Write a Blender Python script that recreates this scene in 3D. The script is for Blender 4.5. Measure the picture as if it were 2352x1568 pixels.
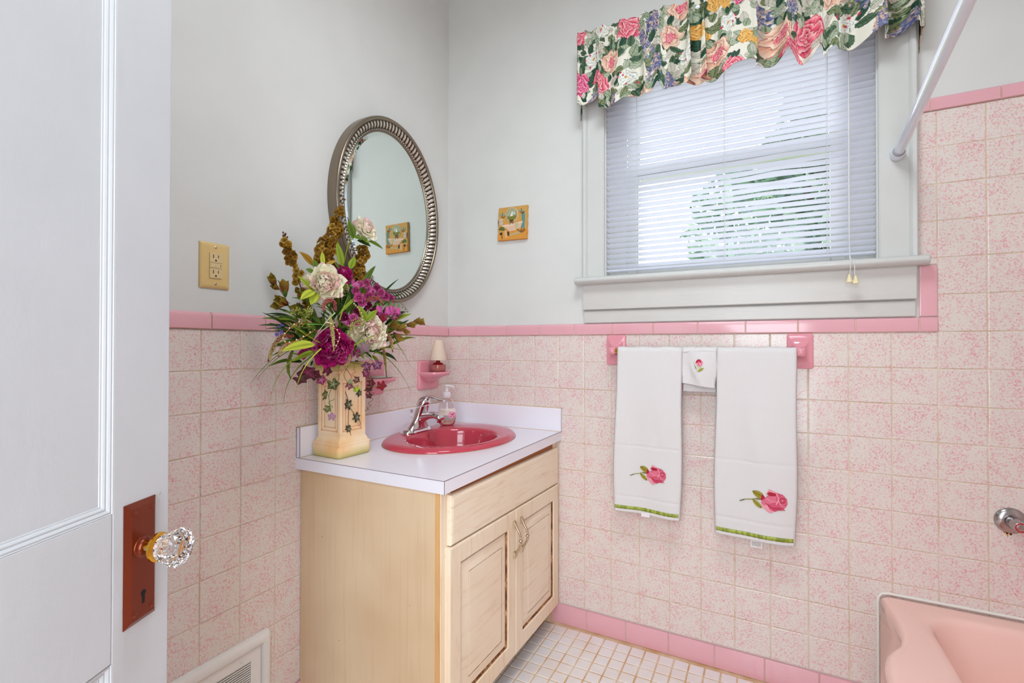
import bpy, bmesh, math, random
import numpy as np
from mathutils import Vector, Matrix
from math import sin, cos, pi, radians, sqrt, atan2, exp

random.seed(7)
rng = np.random.default_rng(7)
for o in list(bpy.data.objects): bpy.data.objects.remove(o)
SC = bpy.context.scene
COL = SC.collection

# ------------------------------------------------------------------ camera
CAM = np.array([1.29953, -1.84739, 1.13445]); YAW = 2.05129758; PIT = 0.0076215; ROL = 0.0013621; FPX = 1104.607
_c, _s = cos(YAW), sin(YAW)
FW = np.array([_c*cos(PIT), _s*cos(PIT), sin(PIT)]); RT0 = np.array([_s, -_c, 0.0]); UP0 = np.cross(RT0, FW)
RT = RT0*cos(ROL) + UP0*sin(ROL); UP = -RT0*sin(ROL) + UP0*cos(ROL)
cd = bpy.data.cameras.new('camera'); cam = bpy.data.objects.new('camera', cd); COL.objects.link(cam)
cd.sensor_width = 36; cd.lens = 36*FPX/2352; cd.clip_start = 0.02
cam.matrix_world = Matrix(((RT[0], UP[0], -FW[0], CAM[0]), (RT[1], UP[1], -FW[1], CAM[1]), (RT[2], UP[2], -FW[2], CAM[2]), (0, 0, 0, 1)))
SC.camera = cam

# ------------------------------------------------------------------ world, lights, exposure
w = bpy.data.worlds.new('world'); SC.world = w; w.use_nodes = True
nt = w.node_tree; nt.nodes.clear()
bg = nt.nodes.new('ShaderNodeBackground'); out = nt.nodes.new('ShaderNodeOutputWorld')
tc = nt.nodes.new('ShaderNodeTexCoord'); sep = nt.nodes.new('ShaderNodeSeparateXYZ'); rp = nt.nodes.new('ShaderNodeValToRGB')
rp.color_ramp.elements[0].position = 0.0; rp.color_ramp.elements[0].color = (0.90, 0.94, 1.0, 1)
rp.color_ramp.elements[1].position = 0.6; rp.color_ramp.elements[1].color = (0.86, 0.93, 1.0, 1)
nt.links.new(tc.outputs['Generated'], sep.inputs[0]); nt.links.new(sep.outputs['Z'], rp.inputs[0])
nt.links.new(rp.outputs[0], bg.inputs['Color']); bg.inputs['Strength'].default_value = 5.1
nt.links.new(bg.outputs[0], out.inputs['Surface'])

def area(name, loc, target, size, power, col, sizey=None, shape='RECTANGLE', spread=180):
    l = bpy.data.lights.new(name, 'AREA'); l.shape = shape; l.size = size; l.size_y = sizey or size
    l.energy = power; l.color = col; l.spread = radians(spread)
    o = bpy.data.objects.new(name, l); COL.objects.link(o); o.location = loc
    o.rotation_euler = (Vector(target)-Vector(loc)).to_track_quat('-Z', 'Y').to_euler()
    return o
area('ceiling_fill_light', (1.12, -1.08, 2.60), (1.12, -1.08, 0), 0.60, 15.5, (0.865, 0.98, 1.05), shape='DISK')  # added soft fill from above, standing in for bounced flash
area('hallway_fill_light', (1.30, -2.60, 2.05), (0.85, -0.6, 1.0), 1.0, 20, (0.865, 0.98, 1.06), 0.8)  # added fill through the doorway, no known hallway lamp
area('hallway_low_fill_light', (1.38, -2.55, 0.95), (0.6, -0.5, 0.6), 0.7, 19, (0.87, 0.975, 1.05), 1.1)  # added low fill from behind the camera, brightens the lower surfaces
SC.view_settings.view_transform = 'Standard'; SC.view_settings.look = 'None'
SC.view_settings.gamma = 1; SC.view_settings.exposure = 0.0; SC.view_settings.use_curve_mapping = False

# ------------------------------------------------------------------ colour + materials
def lin1(c):
    c = c/255.0
    return c/12.92 if c <= 0.04045 else ((c+0.055)/1.055)**2.4
def lin(c): return tuple(lin1(v) for v in c[:3]) + (1.0,)
def linnp(a):
    a = a/255.0
    return np.where(a <= 0.04045, a/12.92, ((a+0.055)/1.055)**2.4)

class Mat:
    def __init__(s, name, col=(200, 200, 200), rough=0.5, metal=0.0, spec=0.5, **kw):
        s.m = bpy.data.materials.new(name); s.m.use_nodes = True; s.nt = s.m.node_tree
        s.b = s.nt.nodes['Principled BSDF']; s.out = s.nt.nodes['Material Output']
        s.b.inputs['Base Color'].default_value = lin(col); s.b.inputs['Roughness'].default_value = rough
        s.b.inputs['Metallic'].default_value = metal; s.b.inputs['Specular IOR Level'].default_value = spec
        for k, v in kw.items(): s.b.inputs[k.replace('_', ' ')].default_value = v
    def n(s, t): return s.nt.nodes.new('ShaderNode'+t)
    def l(s, a, b): s.nt.links.new(a, b)
    def coord(s, scale=(1, 1, 1), rot=(0, 0, 0)):
        t = s.n('TexCoord'); m = s.n('Mapping'); s.l(t.outputs['Object'], m.inputs[0])
        m.inputs['Scale'].default_value = scale; m.inputs['Rotation'].default_value = rot
        return m.outputs[0]
    def noise(s, scale, detail=2, rough=0.5, vec=None, dist=0.0):
        x = s.n('TexNoise'); x.inputs['Scale'].default_value = scale; x.inputs['Detail'].default_value = detail
        x.inputs['Roughness'].default_value = rough; x.inputs['Distortion'].default_value = dist
        s.l(vec if vec is not None else s.coord(), x.inputs['Vector']); return x.outputs['Fac']
    def ramp(s, fac, stops):
        r = s.n('ValToRGB'); e = r.color_ramp.elements
        while len(e) < len(stops): e.new(0.5)
        for i, (p, c) in enumerate(stops):
            e[i].position = p; e[i].color = lin(c) if isinstance(c, tuple) else (c, c, c, 1)
        s.l(fac, r.inputs[0]); return r.outputs[0]
    def mix(s, fac, a, b, mode='MIX'):
        x = s.n('Mix'); x.data_type = 'RGBA'; x.blend_type = mode
        for inp, v in ((x.inputs[0], fac), (x.inputs[6], a), (x.inputs[7], b)):
            if isinstance(v, (int, float)): inp.default_value = v
            elif isinstance(v, tuple): inp.default_value = lin(v)
            else: s.l(v, inp)
        return x.outputs[2]
    def math(s, op, a, b=0.0):
        x = s.n('Math'); x.operation = op
        for i, v in enumerate((a, b)):
            if isinstance(v, (int, float)): x.inputs[i].default_value = v
            else: s.l(v, x.inputs[i])
        return x.outputs[0]
    def color(s, v): s.l(v, s.b.inputs['Base Color']); return s
    def roughn(s, v): s.l(v, s.b.inputs['Roughness']); return s
    def bump(s, h, strength=0.3, dist=0.001):
        x = s.n('Bump'); x.inputs['Strength'].default_value = strength; x.inputs['Distance'].default_value = dist
        s.l(h, x.inputs['Height']); s.l(x.outputs[0], s.b.inputs['Normal']); return s
    def attr(s, name='Col'):
        a = s.n('Attribute'); a.attribute_name = name; return a.outputs['Color']
    def translucent(s, fac, colsock=None, col=(255, 255, 255)):
        t = s.n('BsdfTranslucent'); mx = s.n('MixShader'); mx.inputs[0].default_value = fac
        if colsock is not None: s.l(colsock, t.inputs['Color'])
        else: t.inputs['Color'].default_value = lin(col)
        s.l(s.b.outputs[0], mx.inputs[1]); s.l(t.outputs[0], mx.inputs[2]); s.l(mx.outputs[0], s.out.inputs['Surface']); return s

def paint_mat(name, col, rough=0.35, bs=0.25, scale=60, aniso=(1, 1, 1)):
    m = Mat(name, col, rough, spec=0.45)
    n1 = m.noise(scale, 4, 0.6, m.coord(aniso)); n2 = m.noise(7, 2)
    m.color(m.mix(m.ramp(n2, [(0.35, 0.0), (0.75, 1.0)]), col, tuple(max(0, c-4) for c in col)))
    m.bump(n1, bs, 0.002); return m.m
m_wall = paint_mat('wall_paint', (221, 219, 215), 0.6, 0.12, 90)
m_ceil = paint_mat('ceiling_paint', (236, 235, 232), 0.8, 0.1, 60)
m_trim = paint_mat('trim_paint', (211, 210, 206), 0.28, 0.35, 35, (1, 1, 1))
m_board = paint_mat('old_board_paint', (211, 206, 201), 0.30, 0.55, 30, (0.35, 1, 2.2))
m_door = paint_mat('door_paint', (202, 202, 205), 0.38, 0.22, 55, (1, 1, 0.5))

# speckled pink and cream ceramic tile
m = Mat('speckled_tile', (222, 205, 196), 0.16, spec=0.5)
big = m.noise(22, 2); v = m.noise(185, 3, 0.75); v2 = m.noise(400, 2, 0.6)
f = m.math('ADD', m.math('ADD', m.math('MULTIPLY', v, 0.78), m.math('MULTIPLY', v2, 0.32)), m.math('MULTIPLY', m.math('SUBTRACT', big, 0.5), 0.20))
c = m.ramp(f, [(0.54, (229, 218, 209)), (0.60, (229, 200, 196)), (0.67, (228, 164, 171))])
m.color(c); m.bump(m.noise(14, 2), 0.10, 0.002); m_tile = m.m
m = Mat('wall_grout', (232, 214, 192), 0.75); m.color(m.mix(m.ramp(m.noise(9, 3), [(0.4, 0.0), (0.7, 1.0)]), (232, 214, 192), (212, 180, 144))); m_grout = m.m
m = Mat('pink_tile', (226, 158, 172), 0.10, spec=0.55); m.color(m.mix(m.noise(5, 2), (236, 178, 186), (230, 168, 177))); m_pink = m.m
m_pinkfix = Mat('pink_ceramic_fixture', (232, 152, 164), 0.09, spec=0.6).m
m = Mat('floor_tile', (236, 228, 226), 0.28); m.color(m.mix(m.ramp(m.noise(6, 3), [(0.45, 0.0), (0.8, 1.0)]), (239, 232, 231), (232, 214, 206)))
m_floor = m.m
m = Mat('floor_grout', (222, 186, 144), 0.8); m.color(m.mix(m.ramp(m.noise(12, 4), [(0.35, 0.0), (0.65, 1.0)]), (232, 208, 180), (208, 160, 108))); m_fgrout = m.m

# glazed oak
def oak(name, base, streak, dark, sx=(1, 1, 1), amt=1.0, knots=True):
    m = Mat(name, base, 0.42, spec=0.35)
    vec = m.coord(sx)
    g = m.noise(26, 5, 0.65, vec, 0.6); b = m.noise(2.4, 3, 0.5)
    c1 = m.mix(m.ramp(b, [(0.38, 0.0), (0.72, 1.0)]), base, streak)
    c2 = m.mix(m.math('MULTIPLY', m.ramp(g, [(0.52, 0.0), (0.74, 1.0)]), 0.38*amt), c1, dark)
    if knots:
        sp = m.noise(75, 2, 0.5, m.coord((1, 1, 0.55)))
        c2 = m.mix(m.ramp(sp, [(0.765, 0.0), (0.80, 1.0)]), c2, (150, 88, 40))
    m.color(c2); m.bump(g, 0.12, 0.001); return m.m
m_oakface = oak('cream_glazed_oak', (248, 230, 206), (242, 215, 184), (204, 150, 104), (1, 0.22, 2.8), 1.0, True)
m_oakvert = oak('cream_glazed_oak_upright', (247, 228, 203), (240, 212, 180), (200, 144, 98), (1, 2.8, 0.22), 1.0)
m_oakside = oak('warm_oak_side', (232, 203, 168), (214, 178, 138), (186, 134, 90), (3.2, 3.2, 0.10), 0.6)
m_oakedge = oak('bare_oak_edge', (232, 182, 124), (214, 158, 98), (150, 92, 46), (14, 14, 0.4), 1.5)
m = Mat('brown_glaze', (150, 96, 52), 0.45); m.color(m.ramp(m.noise(60, 4, 0.7, m.coord((1, 1, 0.4))), [(0.40, (96, 52, 24)), (0.54, (150, 98, 58)), (0.68, (222, 180, 134))])); m_glaze = m.m
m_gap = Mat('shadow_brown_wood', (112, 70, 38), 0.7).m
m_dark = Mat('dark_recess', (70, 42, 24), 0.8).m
m_rustwood = Mat('worn_brown_wood', (176, 104, 52), 0.6).m

m_lam = Mat('lavender_white_laminate', (242, 236, 244), 0.22, spec=0.45).m
m_seam = Mat('laminate_seam', (104, 78, 84), 0.6).m
m_sink = Mat('rose_red_enamel', (198, 66, 84), 0.06, spec=0.6).m
m_chrome = Mat('chrome', (226, 226, 230), 0.055, 1.0).m
m_nickel = Mat('antique_nickel', (198, 180, 154), 0.30, 1.0).m
m = Mat('dull_chrome', (178, 172, 172), 0.2, 1.0); m_dull = m.m
m = Mat('pewter_frame', (168, 158, 146), 0.30, 0.85); m.color(m.attr()); m_pewter = m.m
m_mirror = Mat('mirror_silver', (226, 234, 230), 0.0, 1.0).m
m_ivoryplastic = Mat('ivory_plastic', (226, 192, 128), 0.18).m
m_slot = Mat('dark_slot', (40, 26, 14), 0.8).m
m_brass = Mat('polished_brass', (222, 168, 62), 0.16, 1.0).m
m = Mat('copper_brown_plate', (150, 62, 26), 0.30, 0.55, spec=0.6); m.color(m.mix(m.noise(9, 3, 0.5, m.coord((1, 1, 0.4))), (132, 54, 26), (104, 38, 20))); m_plate = m.m
m_tub = Mat('peach_pink_enamel', (250, 205, 193), 0.13, spec=0.55).m
m_caulk = Mat('white_caulk', (236, 228, 220), 0.6).m
m_rod = Mat('white_rod_metal', (222, 224, 234), 0.16, 0.15, spec=0.6).m
m_vinylring = Mat('grey_rubber', (150, 146, 150), 0.5).m
m_red = Mat('red_plastic', (190, 30, 44), 0.3).m
m_regist = paint_mat('register_enamel', (238, 232, 228), 0.25, 0.2, 60)
m_rust = Mat('rust_stain', (214, 132, 30), 0.8).m
m_black = Mat('black_void', (18, 16, 15), 0.9).m

m = Mat('terry_cloth', (228, 222, 221), 0.95, spec=0.1, Sheen_Weight=0.3)
m.bump(m.math('ADD', m.noise(900, 2), m.noise(300, 3)), 0.5, 0.0012); m_terry = m.m
m = Mat('embroidery_thread', rough=0.5, spec=0.3); m.color(m.attr()); m.bump(m.noise(700, 2, 0.5, m.coord((1, 1, 3))), 0.4, 0.001); m_thread = m.m
m = Mat('green_ribbon', (142, 156, 44), 0.4); wv = m.noise(120, 2, 0.5, m.coord((1, 1, 0.1))); m.color(m.mix(m.ramp(wv, [(0.42, 0.0), (0.58, 1.0)]), (128, 140, 36), (168, 178, 70))); m_ribbon = m.m
m_tag = Mat('white_tag', (240, 232, 232), 0.7).m
m = Mat('printed_chintz', rough=0.55, spec=0.25); a = m.attr(); m.color(a); m.bump(m.noise(500, 2), 0.15, 0.0006); m.translucent(0.12, a); m_chintz = m.m
m = Mat('blind_vinyl', (236, 236, 246), 0.35, spec=0.4); m.translucent(0.48, col=(248, 249, 255)); m_blind = m.m
m_cord = Mat('white_cord', (226, 224, 222), 0.7).m
m_tassel = Mat('cream_tassel', (238, 222, 180), 0.4).m

def clear(name, tint=(255, 255, 255), gl=0.08, ior=1.45):
    mt = bpy.data.materials.new(name); mt.use_nodes = True; t = mt.node_tree; t.nodes.clear()
    o = t.nodes.new('ShaderNodeOutputMaterial'); tr = t.nodes.new('ShaderNodeBsdfTransparent'); g = t.nodes.new('ShaderNodeBsdfGlossy')
    fr = t.nodes.new('ShaderNodeFresnel'); fr.inputs[0].default_value = ior; mx = t.nodes.new('ShaderNodeMixShader')
    tr.inputs[0].default_value = lin(tint); g.inputs['Roughness'].default_value = 0.03
    t.links.new(fr.outputs[0], mx.inputs[0]); t.links.new(tr.outputs[0], mx.inputs[1]); t.links.new(g.outputs[0], mx.inputs[2]); t.links.new(mx.outputs[0], o.inputs[0])
    return mt
m_pane = clear('window_glass')
m_clearplast = clear('clear_bottle_plastic', (250, 242, 240), ior=1.5)
m_soap = clear('clear_soap', (252, 236, 226), ior=1.2)
m_crystal = Mat('crystal_glass', (250, 250, 252), 0.0, Transmission_Weight=1.0, IOR=1.5).m
m_pump = Mat('frosted_white_plastic', (240, 232, 234), 0.3); m_pump.translucent(0.3); m_pump = m_pump.m
m = Mat('flower_silk', rough=0.6, spec=0.2); a = m.attr(); m.color(a); m.translucent(0.26, a); m_silk = m.m
m = Mat('painted_relief', rough=0.5, spec=0.3); m.color(m.attr()); m_relief = m.m
m = Mat('printed_label', rough=0.4); m.color(m.attr()); m_label = m.m
m = Mat('aged_terracotta_cream', (246, 206, 156), 0.55, spec=0.3)
gz = m.noise(8, 3); sp = m.noise(110, 2, 0.6)
sepn = m.n('SeparateXYZ'); m.l(m.coord(), sepn.inputs[0])
c1 = m.mix(m.ramp(gz, [(0.4, 0.0), (0.66, 1.0)]), (250, 222, 186), (242, 190, 132))
g = m.n('NewGeometry'); c1 = m.mix(m.ramp(g.outputs['Pointiness'], [(0.47, 1.0), (0.50, 0.0)]), c1, (222, 140, 86))
c1 = m.mix(m.ramp(sp, [(0.735, 0.0), (0.76, 1.0)]), c1, (150, 84, 48))
olive = m.ramp(m.math('ADD', sepn.outputs['Z'], m.math('MULTIPLY', m.math('SUBTRACT', gz, 0.5), 0.03)), [(0.004, 1.0), (0.03, 0.0)])
c1 = m.mix(m.math('MULTIPLY', olive, 0.85), c1, (196, 184, 104))
olv2 = m.ramp(m.math('ADD', sepn.outputs['Z'], m.math('MULTIPLY', m.math('SUBTRACT', gz, 0.5), 0.03)), [(0.268, 0.0), (0.285, 1.0)])
c1 = m.mix(m.math('MULTIPLY', olv2, 0.8), c1, (186, 166, 84))
m.color(c1); m.bump(m.noise(60, 3), 0.3, 0.002); m_vase = m.m
m_shade = Mat('frosted_candle_shade', (250, 236, 220), 0.5); m_shade.translucent(0.4, col=(255, 236, 214)); m_shade = m_shade.m
m_redglass = Mat('ruby_glass', (168, 16, 24), 0.05, spec=0.6, Transmission_Weight=0.45, IOR=1.45).m
m_cupglass = Mat('amber_pink_glass', (222, 140, 132), 0.08, Transmission_Weight=0.6, IOR=1.4).m
m_leafout = Mat('outdoor_leaf', (70, 104, 66), 0.45); a = m_leafout.attr(); m_leafout.color(a); m_leafout.translucent(0.35, a); m_leafout = m_leafout.m
m_bark = Mat('bark', (92, 80, 68), 0.9).m
m_grass = Mat('lawn', (120, 140, 84), 0.9).m
m_lampglass = Mat('opal_glass', (250, 248, 244), 0.3); m_lampglass.b.inputs['Emission Color'].default_value = (1, 0.97, 0.92, 1); m_lampglass.b.inputs['Emission Strength'].default_value = 2.0; m_lampglass = m_lampglass.m  # glowing bowl of the added, unseen ceiling lamp

# ------------------------------------------------------------------ object helpers
ORG = {}
def tag(o, label=None, cat=None, group=None, kind=None):
    if label: o['label'] = label
    if cat: o['category'] = cat
    if group: o['group'] = group
    if kind: o['kind'] = kind
    return o
def thing(name, label, cat, loc=(0, 0, 0), group=None, kind=None):
    o = bpy.data.objects.new(name, None); COL.objects.link(o); o.location = loc; o.empty_display_size = 0.05
    ORG[o.name] = np.array(loc, float)
    return tag(o, label, cat, group, kind)

class MB:
    def __init__(s): s.v = []; s.f = []; s.mi = []; s.c = []; s.n = 0
    def add(s, V, F, mi=0, C=None):
        V = np.asarray(V, float).reshape(-1, 3); s.v.append(V)
        b = s.n
        for f in F: s.f.append(tuple(int(i)+b for i in f)); s.mi.append(mi)
        if C is not None:
            C = np.asarray(C, float)
            if C.ndim == 1: C = np.tile(C, (len(V), 1))
            s.c.append(C)
        s.n += len(V); return s
    def box(s, x0, x1, y0, y1, z0, z1, mi=0):
        V = [(x0, y0, z0), (x1, y0, z0), (x1, y1, z0), (x0, y1, z0), (x0, y0, z1), (x1, y0, z1), (x1, y1, z1), (x0, y1, z1)]
        return s.add(V, [(0, 3, 2, 1), (4, 5, 6, 7), (0, 1, 5, 4), (1, 2, 6, 5), (2, 3, 7, 6), (3, 0, 4, 7)], mi)
    def grid(s, A, mi=0, closeu=False, closev=False, C=None, flip=False):
        A = np.asarray(A, float); h, w_ = A.shape[:2]; F = []
        for i in range(h if closeu else h-1):
            for j in range(w_ if closev else w_-1):
                q = (i*w_+j, i*w_+(j+1) % w_, ((i+1) % h)*w_+(j+1) % w_, ((i+1) % h)*w_+j)
                F.append(q[::-1] if flip else q)
        return s.add(A.reshape(-1, 3), F, mi, None if C is None else np.asarray(C).reshape(-1, np.asarray(C).shape[-1]))
    def tube(s, path, ra, rb=None, n=12, cap=True, mi=0, ref=(0, 0, 1), C=None):
        P = np.asarray(path, float); k = len(P)
        ra = np.broadcast_to(np.asarray(ra, float), (k,)); rb = ra if rb is None else np.broadcast_to(np.asarray(rb, float), (k,))
        T = np.gradient(P, axis=0); T /= np.linalg.norm(T, axis=1)[:, None]+1e-12
        ref = np.asarray(ref, float); rings = []
        a = np.linspace(0, 2*pi, n, endpoint=False)
        side = np.cross(T[0], ref)
        if np.linalg.norm(side) < 1e-3: side = np.cross(T[0], (1, 0.1, 0))
        for i in range(k):
            side = side - T[i]*np.dot(side, T[i]); side /= np.linalg.norm(side)+1e-12; up = np.cross(side, T[i])
            rings.append(P[i]+np.outer(np.cos(a)*ra[i], side)+np.outer(np.sin(a)*rb[i], up))
        b = s.n; R = np.array(rings)
        s.grid(R, mi, closev=True, C=None if C is None else np.tile(np.asarray(C, float), (k, n, 1)) if np.asarray(C).ndim == 1 else np.repeat(np.asarray(C)[:, None, :], n, 1))
        if cap:
            s.f.append(tuple(b+i for i in range(n))[::-1]); s.mi.append(mi); s.f.append(tuple(b+(k-1)*n+i for i in range(n))); s.mi.append(mi)
        return s
    def lathe(s, prof, c=(0, 0, 0), axis='z', n=32, mi=0, sx=1.0, sy=1.0, frame=None):
        a = np.linspace(0, 2*pi, n, endpoint=False); R = []
        for r, h in prof:
            X = np.stack([np.cos(a)*r*sx, np.sin(a)*r*sy, np.full(n, h)], 1)
            if frame is not None: X = X @ np.asarray(frame, float)
            elif axis == 'x': X = X[:, [2, 0, 1]]
            elif axis == 'y': X = X[:, [1, 2, 0]]*np.array([1, 1, 1])
            elif axis == '-y': X = np.stack([X[:, 0], -X[:, 2], X[:, 1]], 1)
            R.append(X+np.asarray(c, float))
        b = s.n; s.grid(np.array(R), mi, closev=True)
        k = len(prof)
        s.f.append(tuple(b+i for i in range(n))[::-1]); s.mi.append(mi); s.f.append(tuple(b+(k-1)*n+i for i in range(n))); s.mi.append(mi)
        return s
    def loops(s, Ls, mi=0, cap0=True, cap1=True, mis=None):
        b = s.n; k = len(Ls); n = len(Ls[0])
        s.add(np.concatenate(Ls), [])
        for i in range(k-1):
            for j in range(n):
                s.f.append((b+i*n+j, b+i*n+(j+1) % n, b+(i+1)*n+(j+1) % n, b+(i+1)*n+j)); s.mi.append(mis[i] if mis else mi)
        if cap0: s.f.append(tuple(b+j for j in range(n))[::-1]); s.mi.append(mi)
        if cap1: s.f.append(tuple(b+(k-1)*n+j for j in range(n))); s.mi.append(mis[-1] if mis and len(mis) >= k else mi)
        return s
    def ball(s, c, r, n=8, m=5, mi=0, C=None):
        rr = np.broadcast_to(np.asarray(r, float), (3,))
        A = []
        for i in range(m+1):
            t = pi*(i/m)*0.998+0.001
            A.append([(c[0]+rr[0]*sin(t)*cos(2*pi*j/n), c[1]+rr[1]*sin(t)*sin(2*pi*j/n), c[2]-rr[2]*cos(t)) for j in range(n)])
        return s.grid(A, mi, closev=True, C=None if C is None else np.tile(np.asarray(C, float), (m+1, n, 1)))
    def build(s, name, mats, parent=None, smooth=None, bevel=0.0, seg=2, local=False, label=None, cat=None, group=None, kind=None, origin=None, fixn=False, thick=0.0):
        V = np.concatenate(s.v); V = V.copy()
        if parent is not None and not local:
            V -= ORG[parent.name]
        if origin is not None: V -= np.asarray(origin, float)
        me = bpy.data.meshes.new(name)
        me.from_pydata(V.tolist(), [], s.f)
        for m_ in (mats if isinstance(mats, (list, tuple)) else [mats]): me.materials.append(m_)
        me.polygons.foreach_set('material_index', s.mi)
        if s.c and sum(len(c_) for c_ in s.c) == len(V):
            C = np.concatenate(s.c); C = np.concatenate([C[:, :3], np.ones((len(C), 1))], 1)
            at = me.color_attributes.new('Col', 'FLOAT_COLOR', 'POINT'); at.data.foreach_set('color', C.astype(np.float32).ravel())
        if fixn:
            bm = bmesh.new(); bm.from_mesh(me); bmesh.ops.recalc_face_normals(bm, faces=bm.faces); bm.to_mesh(me); bm.free()
        if smooth is not None:
            me.polygons.foreach_set('use_smooth', [True]*len(me.polygons))
            if smooth < 179: me.set_sharp_from_angle(angle=radians(smooth))
        me.update()
        o = bpy.data.objects.new(name, me); COL.objects.link(o)
        if origin is not None: o.location = origin
        if parent is not None:
            o.parent = parent; ORG[o.name] = ORG[parent.name]
        else: ORG[o.name] = np.asarray(origin if origin is not None else (0, 0, 0), float)
        if bevel:
            b = o.modifiers.new('bevel', 'BEVEL'); b.width = bevel; b.segments = seg; b.limit_method = 'ANGLE'; b.angle_limit = radians(40)
            b.harden_normals = False
        if thick:
            b = o.modifiers.new('solid', 'SOLIDIFY'); b.thickness = thick; b.offset = 0
        return tag(o, label, cat, group, kind)

def px(x, y, ax, val):
    d = FW+RT*(x-1176)/FPX-UP*(y-784)/FPX; i = 'xyz'.index(ax); return CAM+d*((val-CAM[i])/d[i])
def bez(p0, p1, p2, n=12):
    t = np.linspace(0, 1, n)[:, None]; p0, p1, p2 = map(np.asarray, (p0, p1, p2)); return (1-t)**2*p0+2*t*(1-t)*p1+t*t*p2
def spline(P, n=24):
    P = np.asarray(P, float); k = len(P); out_ = []
    Q = np.concatenate([[2*P[0]-P[1]], P, [2*P[-1]-P[-2]]])
    for tt in np.linspace(0, k-1-1e-9, n):
        i = int(tt); t = tt-i; a, b, c, d = Q[i:i+4]
        out_.append(0.5*((2*b)+(-a+c)*t+(2*a-5*b+4*c-d)*t*t+(-a+3*b-3*c+d)*t**3))
    return np.array(out_)
def rrect(x0, x1, y0, y1, r, n=6):
    pts = []
    for cx, cy, a0 in ((x1-r, y0+r, -pi/2), (x1-r, y1-r, 0), (x0+r, y1-r, pi/2), (x0+r, y0+r, pi)):
        for i in range(n+1): a = a0+pi/2*i/n; pts.append((cx+r*cos(a), cy+r*sin(a)))
    return pts

# ------------------------------------------------------------------ tile work
PT = 0.1095; ZT = 1.176; XR = 2.38; YF = -2.15; ZC = 2.78
def clip_cells(us, vs, rects):
    out_ = []
    for a, b in zip(us[:-1], us[1:]):
        for c_, d in zip(vs[:-1], vs[1:]):
            for (x0, x1, y0, y1) in rects:
                u0, u1, v0, v1 = max(a, x0), min(b, x1), max(c_, y0), min(d, y1)
                if u1-u0 > 0.004 and v1-v0 > 0.004: out_.append((u0, u1, v0, v1))
    return out_
def tile_panel(name, cells, to3, mats, t=0.004, gap=0.0025, bev=0.0024, rects=None, parent=None, jit=0.00025, **kw):
    mb = MB(); g = gap/2
    for (u0, u1, v0, v1) in cells:
        V = []
        j = rng.normal(0, jit, 4)
        for ins, dep in ((g, 0.0), (g, t-0.0012), (g+bev*0.45, t-0.0004), (g+bev, t)):
            for q, (u, v) in enumerate(((u0+ins, v0+ins), (u1-ins, v0+ins), (u1-ins, v1-ins), (u0+ins, v1-ins))):
                V.append(to3(u, v, dep+(j[q] if dep else 0)))
        F = [(12, 13, 14, 15)]
        for k in range(3):
            for i in range(4): F.append((k*4+i, k*4+(i+1) % 4, (k+1)*4+(i+1) % 4, (k+1)*4+i))
        mb.add(V, F, 0)
    for (u0, u1, v0, v1) in rects:
        mb.add([to3(u0, v0, t-0.0019), to3(u1, v0, t-0.0019), to3(u1, v1, t-0.0019), to3(u0, v1, t-0.0021)], [(0, 1, 2, 3)], 1)
    return mb.build(name, mats, parent, **kw)
def cap_row(name, seams, v0, v1, to3, mats, parent=None, t=0.010, round_top=True, vert=False, **kw):
    mb = MB(); g = 0.0013; h = v1-v0
    prof = [(0.0008, 0.0), (0.0008, t-0.002), (0.002, t-0.0005), (0.004, t)]
    if round_top:
        for i in range(7): a = pi/2*i/6; prof.append((h-0.011+0.0105*sin(a), t-0.0085+0.0085*cos(a)))
        prof.append((h-0.0005, 0.0))
    else: prof += [(h-0.004, t), (h-0.0015, t-0.001), (h-0.0008, 0.0)]
    for a, b in zip(seams[:-1], seams[1:]):
        L = []
        for u, sh in ((a+g, 0.0015), (a+g+0.0012, 0.0), (b-g-0.0012, 0.0), (b-g, 0.0015)):
            L.append([to3(*((u, v0+pv) if not vert else (v0+pv, u)), max(0, pd-sh) if pd > 0 else 0) for pv, pd in prof])
        mb.loops([np.array(x) for x in L], 0)
    a, b = seams[0], seams[-1]
    q = [(a, v0), (b, v0), (b, v1-0.004), (a, v1-0.004)]
    if vert: q = [(y, x) for x, y in q]
    mb.add([to3(u, v, t-0.004) for u, v in q], [(0, 1, 2, 3)], 1)
    return mb.build(name, mats, parent, smooth=35, fixn=False, **kw)

toB = lambda u, v, d: (u, -d, v)
toL = lambda u, v, d: (d, u, v)
toR = lambda u, v, d: (XR-d, -u, v)
rows = [ZT-k*PT for k in range(10, -1, -1)]
rowsH = rows+[ZT+k*PT for k in range(1, 7)]
TM = [m_tile, m_grout]; PM = [m_pink, m_grout]
WX0, WX1, WZ0, WZ1 = 0.750, 1.618, 1.395, 2.245

# ---- window wall
mb = MB()
mb.box(-0.12, WX0, 0, 0.13, 0, ZC); mb.box(WX1, XR+0.12, 0, 0.13, 0, ZC); mb.box(WX0, WX1, 0, 0.13, 0, WZ0); mb.box(WX0, WX1, 0, 0.13, WZ1, ZC)
wallB = mb.build('wall_window', m_wall, kind='structure')
wallL = MB().box(-0.12, 0, YF-0.12, 0, 0, ZC).build('wall_left', m_wall, kind='structure')
wallR = MB().box(XR, XR+0.12, YF-0.12, 0, 0, ZC).build('wall_right', m_wall, kind='structure')
mb = MB(); mb.box(0, 0.78, YF-0.12, YF, 0, ZC); mb.box(1.585, XR, YF-0.12, YF, 0, ZC); mb.box(0.78, 1.585, YF-0.12, YF, 2.08, ZC)
wallF = mb.build('wall_front', m_wall, kind='structure')
MB().box(-0.12, XR+0.12, YF-0.12, 0.13, ZC, ZC+0.1).build('ceiling', m_ceil, kind='structure')
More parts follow.
